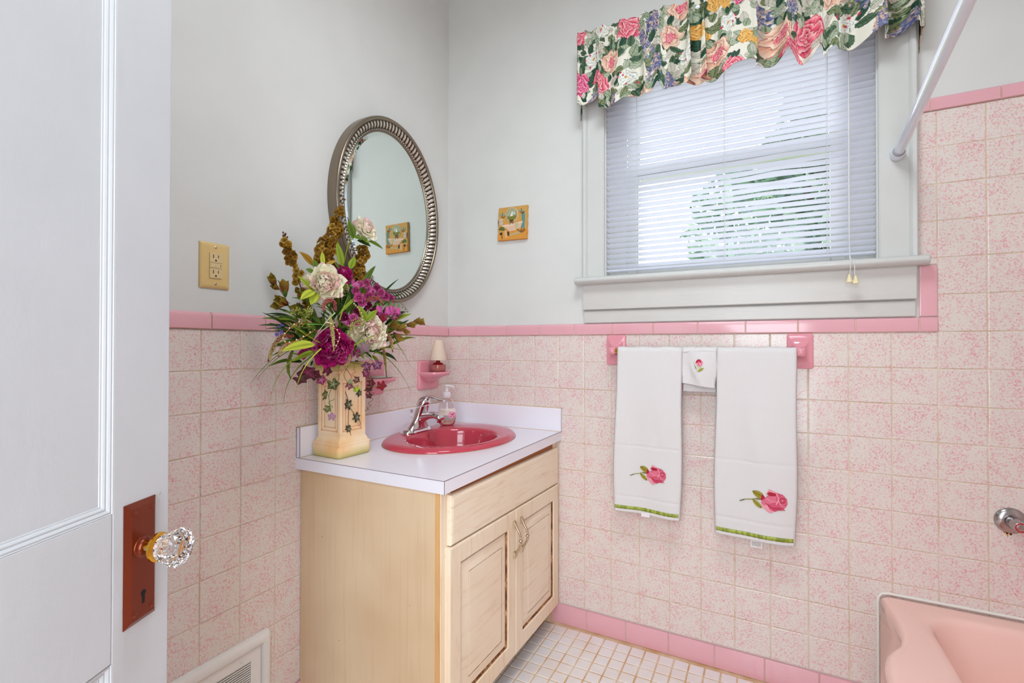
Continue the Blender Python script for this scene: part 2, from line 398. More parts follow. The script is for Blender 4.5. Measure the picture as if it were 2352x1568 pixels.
# hallway shell beyond the doorway (behind the camera)
mb = MB(); mb.box(-0.12, XR+0.12, -3.35, -3.25, 0, ZC); mb.box(-0.2, -0.12, -3.35, YF-0.12, 0, ZC); mb.box(XR+0.12, XR+0.2, -3.35, YF-0.12, 0, ZC)
mb.build('wall_hallway', m_wall, kind='structure')
MB().box(-0.12, XR+0.12, -3.35, YF-0.12, -0.05, 0).build('floor_hallway', m_rustwood, kind='structure')
MB().box(-0.12, XR+0.12, -3.35, YF-0.12, ZC, ZC+0.1).build('ceiling_hallway', m_ceil, kind='structure')

ob = 0.0074
usB = [0.0]+[ob+i*PT for i in range(1, 22)]+[XR]
rB = [(0, XR, rows[0], ZT), (1.7594, XR, ZT, rowsH[-1]), (1.713, 1.7594, 1.3755, rowsH[-1])]
tile_panel('tile_field', clip_cells(usB, rowsH, rB), toB, TM, rects=rB, parent=wallB)
capB = [0.009]+[0.1596+0.1554*k for k in range(0, 10)]+[1.7155]
cap_row('cap_tiles', capB, ZT, ZT+0.045, toB, PM, wallB)
cap_row('corner_cap_tile', [1.7155, 1.7594], ZT, ZT+0.045, toB, PM, wallB)
cap_row('upright_pink_tile', [ZT+0.0455, 1.3745], 1.7155, 1.7594, toB, PM, wallB, t=0.0075, round_top=False, vert=True)
cap_row('upper_cap_tiles', [1.712]+[1.7445+0.1554*k for k in range(0, 4)]+[2.30, XR-0.01], rowsH[-1], rowsH[-1]+0.040, toB, PM, wallB)
cap_row('baseboard_window', [0.50, 0.5215]+[0.6764+0.1566*k for k in range(0, 11)], 0.0, 0.0785, toB, PM, wallB, t=0.0085, round_top=False, kind='structure')

ol = 0.7837
usL = sorted([0.0]+[-(ol+j*PT) for j in range(-7, 13)]+[YF])
rL = [(YF, 0, rows[0], ZT)]
tile_panel('tile_field', clip_cells(usL, rows, rL), toL, TM, rects=rL, parent=wallL)
capL = [YF]+[-0.1568-0.1552*k for k in range(12, -1, -1)]+[-0.009]
cap_row('cap_tiles', capL, ZT, ZT+0.045, toL, PM, wallL)
cap_row('baseboard_left', [YF]+[-0.15-0.1566*k for k in range(12, 3, -1)], 0.0, 0.0785, toL, PM, wallL, t=0.0085, round_top=False, kind='structure')
usR = [0.0]+[0.06+i*PT for i in range(0, 20)]+[-YF]
rR = [(0, -YF, rows[0], rowsH[-1])]
tile_panel('tile_field', clip_cells(usR, rowsH, rR), toR, TM, rects=rR, parent=wallR)
cap_row('upper_cap_tiles', [0.01+0.1554*k for k in range(0, 14)], rowsH[-1], rowsH[-1]+0.040, toR, PM, wallR)
usf = [-0.12]+[0.5504-0.0515*k for k in range(12, 0, -1)]+[0.5504+0.0515*k for k in range(0, 40)]
vsf = sorted([-0.0226-0.0516*k for k in range(0, 42)]+[0.0])
rF = [(0.0, XR, YF-0.12, 0.0)]
tof = lambda u, v, d: (u, v, d-0.003)
tile_panel('floor', clip_cells([u for u in usf if u < XR+0.05], vsf+[], [(0, XR, YF-0.12, -0.0226)]), tof, [m_floor, m_fgrout], t=0.003, gap=0.0052, bev=0.0016, rects=rF, kind='structure', jit=0.0001)
# ------------------------------------------------------------------ window
win = thing('window_1', 'white painted double hung window with deep casing and sill', 'window', (1.184, 0, 1.40), kind='structure')
def casing_prof(x_in, x_out, z0, z1):   # flat board with a raised back band on the outer edge
    mb = MB(); s = 1 if x_out > x_in else -1
    P = [(x_in, 0), (x_in, -0.014), (x_in+s*0.004, -0.018), (x_out-s*0.020, -0.019), (x_out-s*0.018, -0.024), (x_out-s*0.013, -0.030), (x_out-s*0.004, -0.031), (x_out, -0.027), (x_out, 0)]
    L = [np.array([(x, y, z) for x, y in P]) for z in (z0, z1)]
    return mb.loops(L)
for xi, xo in ((WX0, 0.6655), (WX1, 1.7105)):
    casing_prof(xi, xo, 1.40, WZ1+0.085).build('side_casing', m_trim, win, smooth=35, fixn=True)
mb = MB(); mb.box(0.6655, 1.7105, -0.019, 0, WZ1, WZ1+0.065); mb.box(0.6655, 1.7105, -0.031, 0, WZ1+0.065, WZ1+0.085)
mb.build('head_casing', m_trim, win, bevel=0.002)
mb = MB()
prof = [(-0.052, 1.378), (-0.056, 1.383), (-0.057, 1.389), (-0.055, 1.396), (-0.049, 1.400), (0.06, 1.400), (0.06, 1.374), (-0.042, 1.374)]
mb.loops([np.array([(x, y*k, z) for y, z in prof]) for x, k in ((0.640, 0.93), (0.644, 1.0), (1.728, 1.0), (1.7325, 0.93))])
mb.build('window_sill', m_trim, win, smooth=40, fixn=True)
MB().box(0.664, 1.7085, -0.021, 0, 1.2745, 1.375).build('apron_board', m_board, win, bevel=0.003)
MB().box(0.665, 1.7075, -0.011, 0, 1.2225, 1.270).build('lower_apron_strip', m_board, win, bevel=0.003)
mb = MB()   # jamb boards and inner stops
mb.box(WX0-0.001, WX0+0.004, 0.001, 0.125, 1.40, WZ1); mb.box(WX1-0.004, WX1+0.001, 0.001, 0.125, 1.40, WZ1); mb.box(WX0, WX1, 0.001, 0.125, WZ1-0.004, WZ1)
mb.box(WX0+0.004, 0.822, 0.048, 0.062, 1.40, WZ1-0.004); mb.box(1.540, WX1-0.004, 0.048, 0.062, 1.40, WZ1-0.004)
mb.build('window_jamb', m_trim, win)
def sash(x0, x1, z0, z1, y, st, br, tr):
    mb = MB(); mb.box(x0, x0+st, y, y+0.03, z0, z1); mb.box(x1-st, x1, y, y+0.03, z0, z1)
    mb.box(x0+st, x1-st, y, y+0.03, z0, z0+br); mb.box(x0+st, x1-st, y, y+0.03, z1-tr, z1)
    o = mb.build('window_sash', m_trim, win, bevel=0.003)
    MB().box(x0+st, x1-st, y+0.012, y+0.015, z0+br, z1-tr).build('window_pane', m_pane, o)
    return o
sash(0.815, 1.547, 1.402, 1.835, 0.066, 0.045, 0.055, 0.032)
sash(0.815, 1.547, 1.800, 2.24, 0.097, 0.045, 0.034, 0.05)
mb = MB(); mb.box(0.86, 1.50, 0.064, 0.0665, 1.8005, 1.8025)
mb.build('meeting_rail_gap', m_slot, win)

# mini blind, inside mounted
bl = thing('mini_blind', 'white vinyl mini blind hanging part open inside the window casing', 'window blind', (1.184, 0.013, 1.42))
mb = MB(); bx0, bx1 = 0.7545, 1.6135; pitch = 0.0208; tilt0 = radians(24)
nsl = int((2.215-1.445)/pitch)
xs = np.linspace(bx0, bx1, 60)
for k in range(nsl):
    z = 1.442+k*pitch; tt = tilt0+random.gauss(0, 0.02); sk = random.gauss(0, 0.0006)
    A = []
    for w_ in np.linspace(-1, 1, 5):
        row = []
        for x in xs:
            zz = z+sk*(x-1.18)/0.4; ti = tt
            if 7 <= k <= 17 and x > 1.15:      # a few slats kinked on the right half
                bmp = exp(-((x-1.32-0.01*(k-11))/0.07)**2)*(1-abs(k-12)/6.5 if abs(k-12) < 6.5 else 0)
                zz += 0.006*bmp*(1 if k % 3 else -0.7); ti += 0.22*bmp*(1 if k % 2 else -1)
            yy = 0.0125*w_
            row.append((x, 0.013+yy*cos(ti), zz-yy*sin(ti)+0.0016*(1-w_*w_)))
        A.append(row)
    mb.grid(A)
mb.build('slats', m_blind, bl, smooth=179)
MB().box(bx0, bx1, 0.003, 0.026, 2.215, 2.24).build('head_rail', m_blind, bl, bevel=0.002)
mb = MB(); mb.box(bx0-0.001, bx1, 0.003, 0.025, 1.4225, 1.4305); mb.build('bottom_rail', m_blind, bl, bevel=0.003)
for lx in (0.873, 1.181, 1.487):
    mb = MB()
    for yy in (0.0005, 0.0265):
        mb.tube([(lx+0.0006*sin(i*1.1), yy, 1.43+i*0.02) for i in range(40)], 0.0007, n=5)
    for k in range(nsl): mb.tube([(lx-0.002, 0.0, 1.442+k*pitch), (lx-0.002, 0.027, 1.442+k*pitch-0.004)], 0.0005, n=4)
    mb.build('ladder_cord', m_cord, bl, smooth=60)
cordx = 1.5435
for dx, zb, q in ((-0.004, 1.335, -1), (0.004, 1.330, 1)):
    c_ = MB().tube(spline([(cordx, -0.003, 2.22), (cordx+dx*0.2, -0.004, 1.6), (cordx, -0.012, 1.425), (cordx+dx, -0.062, 1.395), (cordx+dx*1.6, -0.062, zb+0.014)], 24), 0.0011, n=6).build('pull_cord', m_cord, bl, smooth=60)
    cx_ = cordx+dx*2.0
    MB().lathe([(0.0032, 0.024), (0.0032, 0.022), (0.0095, 0.0), (0.0080, -0.0005)], (cx_, -0.062, zb-0.006), n=20).build('tassel', m_tassel, c_, smooth=40)

# ------------------------------------------------------------------ numpy painter for printed and embroidered cloth
class Canvas:
    def __init__(s, w_, h, bgc):
        s.W, s.H = w_, h; s.a = np.zeros((h, w_, 3)); s.a[:] = bgc; s.m = np.zeros((h, w_)); s.Y, s.X = np.mgrid[0:h, 0:w_].astype(float)
    def win(s, x, y, r):
        x0, x1 = int(max(0, x-r)), int(min(s.W, x+r+1)); y0, y1 = int(max(0, y-r)), int(min(s.H, y+r+1))
        return (slice(y0, y1), slice(x0, x1)) if x1 > x0 and y1 > y0 else None
    def put(s, sl, mask, col):
        k = mask[..., None].astype(float); s.a[sl] = s.a[sl]*(1-k)+np.asarray(col, float)*k; s.m[sl] = np.maximum(s.m[sl], mask)
    def leaf(s, x, y, L, W, ang, col, vein=None, edge=None):
        sl = s.win(x, y, L+2)
        if sl is None: return
        dx, dy = s.X[sl]-x, s.Y[sl]-y; u = (dx*cos(ang)+dy*sin(ang))/L; v_ = (-dx*sin(ang)+dy*cos(ang))/W
        prof = np.clip(1-(2*u-1)**2, 0, 1)**0.75; inside = (u > 0) & (u < 1) & (abs(v_) < prof)
        if edge is not None: s.put(sl, inside*1.0, edge)
        s.put(sl, ((u > 0.03) & (u < 0.97) & (abs(v_) < prof-1.1/W))*1.0, col)
        if vein is not None:
            s.put(sl, (inside & (abs(v_) < 0.9/W))*1.0, vein)
            s.put(sl, (inside & (np.abs(np.mod(u*5+abs(v_)*1.2, 1)-0.5) < 0.09))*0.7, vein)
    def rose(s, x, y, R, pal, seed=0, sq=1.0, lay=3.2):
        sl = s.win(x, y, R*1.25+2)
        if sl is None: return
        dx, dy = (s.X[sl]-x), (s.Y[sl]-y)/sq; r = np.hypot(dx, dy); th = np.arctan2(dy, dx)+seed
        edge = R*(0.86+0.13*np.abs(np.sin(th*2.5+seed))+0.05*np.sin(th*7+seed*3))
        inside = r < edge; q = r/edge
        ph = np.mod(q*lay+0.9*np.abs(np.sin(th*(1.5+0)+q*2.6+seed)), 1.0)
        st = 0.5+0.5*np.sin(th*24+q*9+seed)
        val = np.clip(0.15+0.85*ph+0.18*(st-0.5), 0, 1)
        P = np.array(pal, float); idx = val*(len(P)-1); i0 = np.clip(idx.astype(int), 0, len(P)-2); fr = (idx-i0)[..., None]
        colr = P[i0]*(1-fr)+P[i0+1]*fr; colr[(ph < 0.08) & (q > 0.15)] = P[0]*0.8; colr[q > 0.96] = P[1]
        k = inside[..., None].astype(float); s.a[sl] = s.a[sl]*(1-k)+colr*k; s.m[sl] = np.maximum(s.m[sl], inside)
    def dot(s, x, y, r, col):
        sl = s.win(x, y, r+1)
        if sl is None: return
        s.put(sl, (np.hypot(s.X[sl]-x, s.Y[sl]-y) < r)*1.0, col)
    def line(s, pts, wd, col):
        P = np.asarray(pts, float)
        for a, b in zip(P[:-1], P[1:]):
            c_ = (a+b)/2; sl = s.win(c_[0], c_[1], np.linalg.norm(b-a)/2+wd+1)
            if sl is None: continue
            d = b-a; L2 = d@d+1e-9; t = np.clip(((s.X[sl]-a[0])*d[0]+(s.Y[sl]-a[1])*d[1])/L2, 0, 1)
            s.put(sl, (np.hypot(s.X[sl]-a[0]-t*d[0], s.Y[sl]-a[1]-t*d[1]) < wd)*1.0, col)
    def poly(s, pts, col, wt=1.0):
        P = np.asarray(pts, float); ins = np.zeros(s.X.shape, bool); n = len(P)
        for i in range(n):
            x1, y1 = P[i]; x2, y2 = P[(i+1) % n]
            cnd = ((y1 > s.Y) != (y2 > s.Y)); xi = (x2-x1)*(s.Y-y1)/(y2-y1+1e-12)+x1; ins ^= cnd & (s.X < xi)
        s.put((slice(None), slice(None)), ins*wt, col)
    def ell(s, x, y, a, b, col, rot=0.0, wt=1.0):
        dx, dy = s.X-x, s.Y-y; u = (dx*cos(rot)+dy*sin(rot))/a; v_ = (-dx*sin(rot)+dy*cos(rot))/b
        s.put((slice(None), slice(None)), (u*u+v_*v_ < 1)*wt, col)

def chintz(w_, h):
    R = random.Random(5); cv = Canvas(w_, h, (238, 232, 216))
    green = [((84, 110, 82), (34, 62, 46)), ((166, 176, 146), (96, 118, 88)), ((50, 86, 64), (22, 48, 38)), ((134, 142, 100), (66, 82, 54)), ((186, 192, 168), (124, 138, 112)), ((214, 206, 190), (170, 166, 150))]
    PINK = [(150, 18, 62), (214, 58, 110), (236, 120, 156), (248, 190, 204)]; ROSE = [(168, 24, 62), (224, 74, 104), (240, 140, 150), (250, 206, 200)]
    PEACH = [(186, 104, 92), (226, 170, 142), (240, 204, 180), (248, 228, 208)]; GOLD = [(176, 96, 34), (226, 154, 62), (240, 188, 98), (248, 218, 150)]
    WHITE = [(150, 156, 140), (214, 212, 200), (244, 240, 230), (252, 250, 244)]
    for i in range(w_*h//420):
        x, y = R.uniform(0, w_), R.uniform(0, h); g = R.choice(green); L = R.uniform(24, 46)
        cv.leaf(x, y, L, L*R.uniform(0.24, 0.36), R.uniform(0, 6.28), g[0], g[1], g[1])
    for i in range(w_//26):
        x, y = R.uniform(0, w_), R.uniform(0, h); a = R.uniform(0, 6.28)
        cv.line([(x+t*7*cos(a+t*0.22), y+t*7*sin(a+t*0.22)) for t in range(6)], 0.8, (46, 70, 48))
    step = 92
    for ix in range(int(w_/step)+1):
        for iy in range(int(h/72)+1):
            x = ix*step+(iy % 2)*46+R.uniform(-12, 12); y = iy*74+24+R.uniform(-12, 12); k = (ix*3+iy*2+R.randint(0, 1)) % 7
            if k in (0, 3): cv.rose(x, y, R.uniform(36, 46), PINK if k == 0 else ROSE, R.uniform(0, 6), R.uniform(0.8, 1.05))
            elif k == 1: cv.rose(x, y, R.uniform(34, 42), PEACH, R.uniform(0, 6), 1.0, 2.4); cv.rose(x+3, y+2, 16, ROSE, R.uniform(0, 6))
            elif k in (2, 5):
                a = R.uniform(-0.5, 0.5)-pi/2; L = R.uniform(56, 76)
                for q in range(330):
                    t = R.random(); rad = (1-t)*25+5; aa = R.uniform(0, 6.28); rr = rad*sqrt(R.random())
                    bx, by = x+cos(a)*L*(t-0.4)+rr*cos(aa), y+sin(a)*L*(t-0.4)+rr*sin(aa)
                    cv.dot(bx, by, R.uniform(1.6, 3.4), R.choice([(98, 104, 144), (126, 130, 166), (78, 84, 122), (150, 148, 178), (220, 184, 160), (110, 116, 152), (196, 160, 150)]))
            elif k == 4: cv.rose(x, y, R.uniform(20, 27), GOLD, R.uniform(0, 6)); cv.rose(x+30, y+16, 16, GOLD, R.uniform(0, 6))
            else: cv.rose(x, y, R.uniform(20, 27), WHITE, R.uniform(0, 6)); cv.dot(x, y, 4, (210, 150, 70)); [cv.dot(x+R.uniform(-26, 26), y+R.uniform(-22, 22), 3, (206, 48, 92)) for _ in range(5)]
            for q in range(4):
                g = R.choice(green); aa = R.uniform(0, 6.28); cv.leaf(x+28*cos(aa), y+28*sin(aa), R.uniform(18, 34), R.uniform(6, 11), aa+R.uniform(-0.6, 0.6), g[0], g[1], g[1])
    return cv

# valance
CW, CH = 1180, 236
cv = chintz(CW, CH)
NS, NTt = 900, 150
s_ = np.linspace(0, 1, NS); t_ = np.linspace(0, 1, NTt)
x0v, x1v, yfv = 0.668, 1.712, -0.088
path = []; ret = 0.085; tot = ret*2+(x1v-x0v)
for sv in s_:
    d = sv*tot
    if d < ret: q = d/ret; path.append((x0v-0.006*(1-q), -0.002+(yfv+0.002)*q, 0, -1.0))
    elif d > tot-ret: q = (d-tot+ret)/ret; path.append((x1v+0.004*q, yfv+(-0.002-yfv)*q, 0, 1.0))
    else: path.append((x0v+d-ret, yfv, 1, 0))
path = np.array(path)
ph = np.zeros(NS); fr_ = 13.0
for i in range(NS): ph[i] = 2*pi*(s_[i]*fr_+0.42*sin(s_[i]*17.0)+0.27*sin(s_[i]*41.0+1.0))
amp_v = 0.55+0.45*np.sin(s_*29+2)
A = np.zeros((NTt, NS, 3)); U = np.zeros((NTt, NS, 2))
for j, t in enumerate(t_):
    ztop = 2.338; zbot = 2.062-0.012*s_
    zb = zbot+0.024*np.cos(ph+0.5)*(0.6+0.5*np.sin(s_*37+1))+0.009*np.sin(s_*23)+0.007*np.sin(s_*61)-0.006*np.abs(np.sin(ph*0.5))
    zt_ = ztop+0.004*np.sin(s_*210)+0.003*np.sin(s_*95)
    z = zt_+(zb-zt_)*t
    pocket = exp(-((t-0.10)/0.05)**2)
    am = (0.009+0.027*t**0.8)*amp_v
    off = am*np.sin(ph)+0.5*am*np.sin(2*ph+1.1)*t+0.0018*np.sin(s_*560+3*np.sin(s_*40))*(1-t)**2.0+0.004*pocket
    side = am*0.9*np.cos(ph)
    front = path[:, 2]
    X = path[:, 0]+side*front*0.8+off*0.5*path[:, 3]*(1-front); Yv = path[:, 1]-off*front-0.2*off*(1-front)
    Yv = np.minimum(Yv, -0.001)
    A[j, :, 0] = X; A[j, :, 1] = Yv; A[j, :, 2] = z
    U[j, :, 0] = s_*(CW-1); U[j, :, 1] = t*(CH-1)
C = linnp(cv.a[np.clip(U[..., 1].round().astype(int), 0, CH-1), np.clip(U[..., 0].round().astype(int), 0, CW-1)])
vt = thing('window_valance', 'gathered floral chintz valance with pink roses above the blind', 'valance', (1.19, -0.02, 2.06))
MB().grid(A, C=C).build('valance_fabric', m_chintz, vt, smooth=179, thick=0.0014)
mb = MB(); mb.tube([(x0v+0.002, -0.004, 2.312), (x0v+0.004, yfv+0.012, 2.312), (x1v-0.006, yfv+0.012, 2.312), (x1v-0.004, -0.004, 2.312)], 0.004, 0.009, n=8)
mb.build('curtain_rod', m_rod, vt, smooth=60)

# ------------------------------------------------------------------ shower rod
P0 = px(2064, 350, 'y', -0.036); P1 = np.array([P0[0]-0.0769*2.05, -2.10, P0[2]+0.0])
d = P1-P0; d /= np.linalg.norm(d)
sr = thing('shower_rod', 'white metal shower curtain rod running from the window casing', 'shower rod', tuple(P0))
MB().tube([P0, P1], 0.0128, n=28).build('rod_tube', m_rod, sr, smooth=50)
def along(mbx, prof, p0, dd, n=28, mi=0):
    P = [p0+dd*h for r, h in prof]; return mbx.tube(P, [r for r, h in prof], n=n, mi=mi)
yo = np.array([P0[0], -0.0195, P0[2]-0.002])
mb = MB(); along(mb, [(0.014, 0), (0.0185, 0.001), (0.0195, 0.008), (0.0185, 0.016), (0.0175, 0.030), (0.0170, 0.031)], yo, d); mb.build('end_cup', m_rod, sr, smooth=40)
mb = MB(); along(mb, [(0.0155, 0.0305), (0.0155, 0.0325)], yo, d); mb.build('rubber_ring', m_vinylring, sr, smooth=40)
e1 = P1-d*0.0; mb = MB(); along(mb, [(0.0185, 0), (0.0195, 0.01), (0.0175, 0.04)], np.array([P1[0], -2.146, P1[2]]), -d); mb.build('end_cup', m_rod, sr, smooth=40)

# ------------------------------------------------------------------ towel bar and towels
BARY, BARZ, BX0, BX1 = -0.062, 1.113, 0.802, 1.411
tb = thing('towel_bar', 'pink ceramic towel bar posts under the window with rod between', 'towel bar', (1.107, -0.004, 1.115))
def post(cx, cz, sgn):
    mb = MB(); w2, h2 = 0.0375, 0.058; N = 36; Ls = []
    base = rrect(-w2, w2, -h2, h2, 0.008, 8); a = np.array(base)
    ang = np.arctan2(a[:, 1]/h2, a[:, 0]/w2)
    def ring(k, dep, rx, rz, ox, oz, mixk):
        R = []
        for (bx, bz), an in zip(a, ang):
            ex, ez = ox+rx*cos(an), oz+rz*sin(an)
            R.append((cx+bx*k*(1-mixk)+ex*mixk, -0.004-dep, cz+bz*k*(1-mixk)+ez*mixk))
        return np.array(R)
    seq = [(1.0, -0.003, 0, 0, 0), (1.0, 0.006, 0, 0, 0), (0.985, 0.009, 0, 0, 0), (0.95, 0.0105, 0, 0, 0), (0.90, 0.0115, 0.026, 0.034, 0.12), (0.84, 0.0135, 0.022, 0.029, 0.42), (0.8, 0.018, 0.019, 0.025, 0.68), (0.8, 0.025, 0.0175, 0.022, 0.88), (0.8, 0.035, 0.0165, 0.020, 0.98), (0.8, 0.048, 0.0165, 0.019, 1.0), (0.8, 0.062, 0.0165, 0.0185, 1.0), (0.8, 0.071, 0.014, 0.015, 1.0), (0.8, 0.0755, 0.008, 0.009, 1.0), (0.8, 0.077, 0.002, 0.002, 1.0)]
    for k, dep, rx, rz, mk in seq: Ls.append(ring(k, dep, rx, rz, 0, BARZ-cz, mk))
    mb.loops(Ls)
    return mb
for cx in (0.797, 1.408):
    post(cx, 1.1165, 1).build('mounting_post', m_pinkfix, tb, smooth=60, fixn=True)
MB().tube([(BX0, BARY, BARZ), (BX1, BARY, BARZ)], 0.0095, n=24).build('bar', m_brass, tb, smooth=50)

def rose_emb(n=190):
    cv = Canvas(int(n*1.03), int(n*0.60), (255, 255, 255)); s = n/190.0
    def T(p): return [(x*s, y*s) for x, y in p]
    st, st2 = (150, 140, 44), (86, 92, 30)
    cv.line(T([(4, 72), (24, 62), (48, 58), (74, 48), (98, 40)]), 2.6*s, st); cv.line(T([(2, 73), (20, 65)]), 2.8*s, st2); cv.line(T([(70, 52), (104, 50)]), 2.2*s, st2)
    cv.leaf(102*s, 40*s, 54*s, 15*s, radians(-156), (172, 150, 44), (58, 62, 18), (150, 128, 40)); 
    cv.leaf(54*s, 56*s, 52*s, 11*s, radians(42), (180, 168, 58), (52, 58, 18), (150, 140, 44))
    def T(p): return [((146+(x-146)*1.10-2)*s, (52+(y-52)*1.16+2)*s) for x, y in p]
    P = (214, 86, 116); D = (176, 24, 52); Lt = (240, 156, 172); M2 = (226, 112, 136)
    cv.poly(T([(100, 26), (112, 40), (104, 58), (92, 50)]), D)
    cv.poly(T([(98, 52), (110, 40), (124, 22), (150, 14), (172, 20), (188, 36), (190, 56), (182, 72), (166, 78), (180, 86), (160, 82), (146, 90), (130, 88), (124, 78), (104, 76)]), P)
    cv.poly(T([(112, 26), (122, 2), (136, 8), (152, 14), (140, 22)]), Lt); cv.poly(T([(114, 24), (124, 14), (150, 18), (146, 28), (134, 32)]), D)
    cv.poly(T([(106, 46), (122, 32), (148, 28), (150, 44), (132, 60), (112, 62)]), M2)
    cv.poly(T([(100, 56), (118, 64), (126, 82), (140, 90), (136, 98), (122, 96), (108, 86), (96, 74)]), Lt); cv.poly(T([(98, 50), (112, 54), (116, 68), (104, 70), (94, 62)]), M2); cv.line(T([(112, 60), (126, 74), (140, 80)]), 1.3*s, D); cv.line(T([(116, 42), (134, 52), (150, 50)]), 1.6*s, Lt)
    cv.poly(T([(126, 76), (150, 72), (176, 74), (186, 84), (170, 80), (146, 88)]), (200, 64, 92))
    for r0, c_ in ((17, M2), (13, D), (10, P), (6, D), (3.5, Lt)): cv.ell(172*s, 44*s, r0*s, r0*1.15*s, c_, 0.3)
    cv.line(T([(150, 18), (158, 40), (150, 60)]), 2.2*s, Lt); cv.line(T([(120, 66), (140, 76), (164, 72)]), 1.3*s, D); cv.line(T([(158, 44), (166, 64), (184, 68)]), 1.4*s, Lt)
    return cv
def bud_emb(n=90):
    cv = Canvas(int(n*0.8), int(n*1.15), (255, 255, 255)); s = n/90.0
    def T(p): return [(x*s, y*s) for x, y in p]
    cv.line(T([(28, 96), (27, 78), (32, 62)]), 1.6*s, (190, 196, 96)); cv.line(T([(28, 80), (14, 54), (8, 34)]), 2.6*s, (204, 206, 118)); cv.line(T([(26, 76), (16, 58)]), 1.5*s, (92, 100, 40))
    cv.leaf(34*s, 94*s, 44*s, 9*s, radians(-33), (196, 190, 70), (84, 84, 24), (150, 144, 46))
    cv.poly(T([(32, 64), (48, 70), (60, 62), (54, 58)]), (208, 206, 110))
    for a_ in ((24, 4, 34, 22), (38, 2, 40, 20), (52, 2, 50, 20), (70, 34, 60, 44)): cv.line(T([(a_[0], a_[1]), (a_[2], a_[3])]), 1.2*s, (210, 190, 100))
    cv.ell(40*s, 34*s, 20*s, 22*s, (196, 24, 66)); cv.poly(T([(34, 26), (44, 28), (50, 40), (56, 26), (66, 24), (62, 50), (50, 60), (34, 52), (40, 42)]), (238, 118, 150)); cv.ell(30*s, 44*s, 5*s, 9*s, (250, 200, 205), 0.3)
    cv.line(T([(46, 34), (52, 52)]), 1.8*s, (250, 190, 200))
    return cv
def towel(name, label, x0, x1, zbL, zbR, fold, emb, seed, back=0.30, group=None, hem=True):
    W = x1-x0; NU, NV = 70, 150; f0 = BARY-0.0115; R_ = random.Random(seed); ph1, ph2, ph3 = [R_.uniform(0, 6) for _ in range(3)]
    ztop = BARZ+0.0105+0.003
    def S(u, v, off=0.0):     # u 0..1 across, v: 0 at bar top .. 1 front bottom; negative = over the back
        x = x0+W*u; zb = zbL+(zbR-zbL)*u
        if v >= 0:
            L = ztop-zb; dlen = v*L; rr = 0.0135
            if dlen < rr*pi/2:
                a = dlen/rr; y = BARY-rr*sin(a); z = ztop-rr+rr*cos(a); nrm = (0, -sin(a), cos(a)); amp_ = 0
            else:
                z = ztop-rr-(dlen-rr*pi/2)*(ztop-rr-zb)/(L-rr*pi/2); k = (ztop-z)/L; y = BARY-rr; nrm = (0, -1, 0); amp_ = min(1, k*2.2)
            k = (ztop-z)/max(L, 1e-6)
            wv = 0.0045*sin(u*5.2+ph1+k*2)+0.003*sin(u*9.5+ph2-k*3.0)+0.005*k*sin(u*3.6+ph3)+0.0028*exp(-((u-0.25-0.5*abs(k-0.15)-0.2*sin(ph1))/0.09)**2)*sin(k*5+ph3)+0.003*exp(-((u-0.75+0.55*k)/0.08)**2)*sin(k*3.1)
            y -= amp_*wv+0.0025*amp_-0.007*k; x += -0.010*k*(1-u)*fold+0.004*sin(k*7+ph2)*(u-0.5)*k*2-0.006*k*fold
            z += 0.0012*sin(u*16+ph1)*(1-k)
            y = y-0.0012*sin(6.28*(u-0.5))
            edge = min(u, 1-u)*W
            if edge < 0.006: y += 0.006*(1-edge/0.006)**2
            return np.array((x, y, z))+np.array(nrm)*off
        a = -v; dlen = a*back; rr = 0.0135
        if dlen < rr*pi/2: th = dlen/rr; return np.array((x, BARY+rr*sin(th), ztop-rr+rr*cos(th)))
        return np.array((x-0.004*u, BARY+rr+0.004*sin(u*5+ph2), ztop-rr-(dlen-rr*pi/2)))
    vs_ = np.concatenate([-np.linspace(1, 0.02, 26), np.linspace(0, 0.06, 8), np.linspace(0.07, 1, NV-8)])
    A = np.array([[S(u, v_) for u in np.linspace(0, 1, NU)] for v_ in vs_])
    if hem:
        for i, v_ in enumerate(vs_):
            if v_ > 0: 
                for h0 in hem:
                    A[i, :, 1] += 0.0016*exp(-((v_-h0)/0.006)**2)
    th = thing(name, label, 'towel', (x0+W/2, BARY, BARZ), group)
    MB().grid(A).build('cloth', m_terry, th, smooth=179, thick=0.0055, fixn=False)
    return th, S
FX = dict()
def add_emb(th, S, cv, u0, v0, W, wm, name='embroidered_rose'):
    hh, ww = cv.m.shape; hm = wm*hh/ww; mb = MB(); L = None
    idx = -np.ones((hh, ww), int); V = []; Cc = []
    for j in range(hh):
        for i in range(ww):
            if cv.m[j, i] > 0:
                P = S(u0+(i/ww)*wm/W, v0+(j/hh)*hm/FX['L'], 0.0048)
                idx[j, i] = len(V); V.append(P); Cc.append(linnp(cv.a[j, i]))
    F = []
    for j in range(hh-1):
        for i in range(ww-1):
            q = (idx[j, i], idx[j+1, i], idx[j+1, i+1], idx[j, i+1])
            if min(q) >= 0: F.append(q)
    mb.add(V, F, 0, np.array(Cc)); return mb.build(name, m_thread, th, smooth=179)
def hem_trim(th, S, v0, v1):
    A = np.array([[S(u, v_, 0.0042+0.0006*sin(u*90)) for u in np.linspace(0.012, 0.985, 90)] for v_ in (v0, v0*0.5+v1*0.5, v1)])
    A[0, :, 1] += 0.001; A[2, :, 1] += 0.001
    MB().grid(A).build('green_hem_ribbon', m_ribbon, th, smooth=60, thick=0.0006)
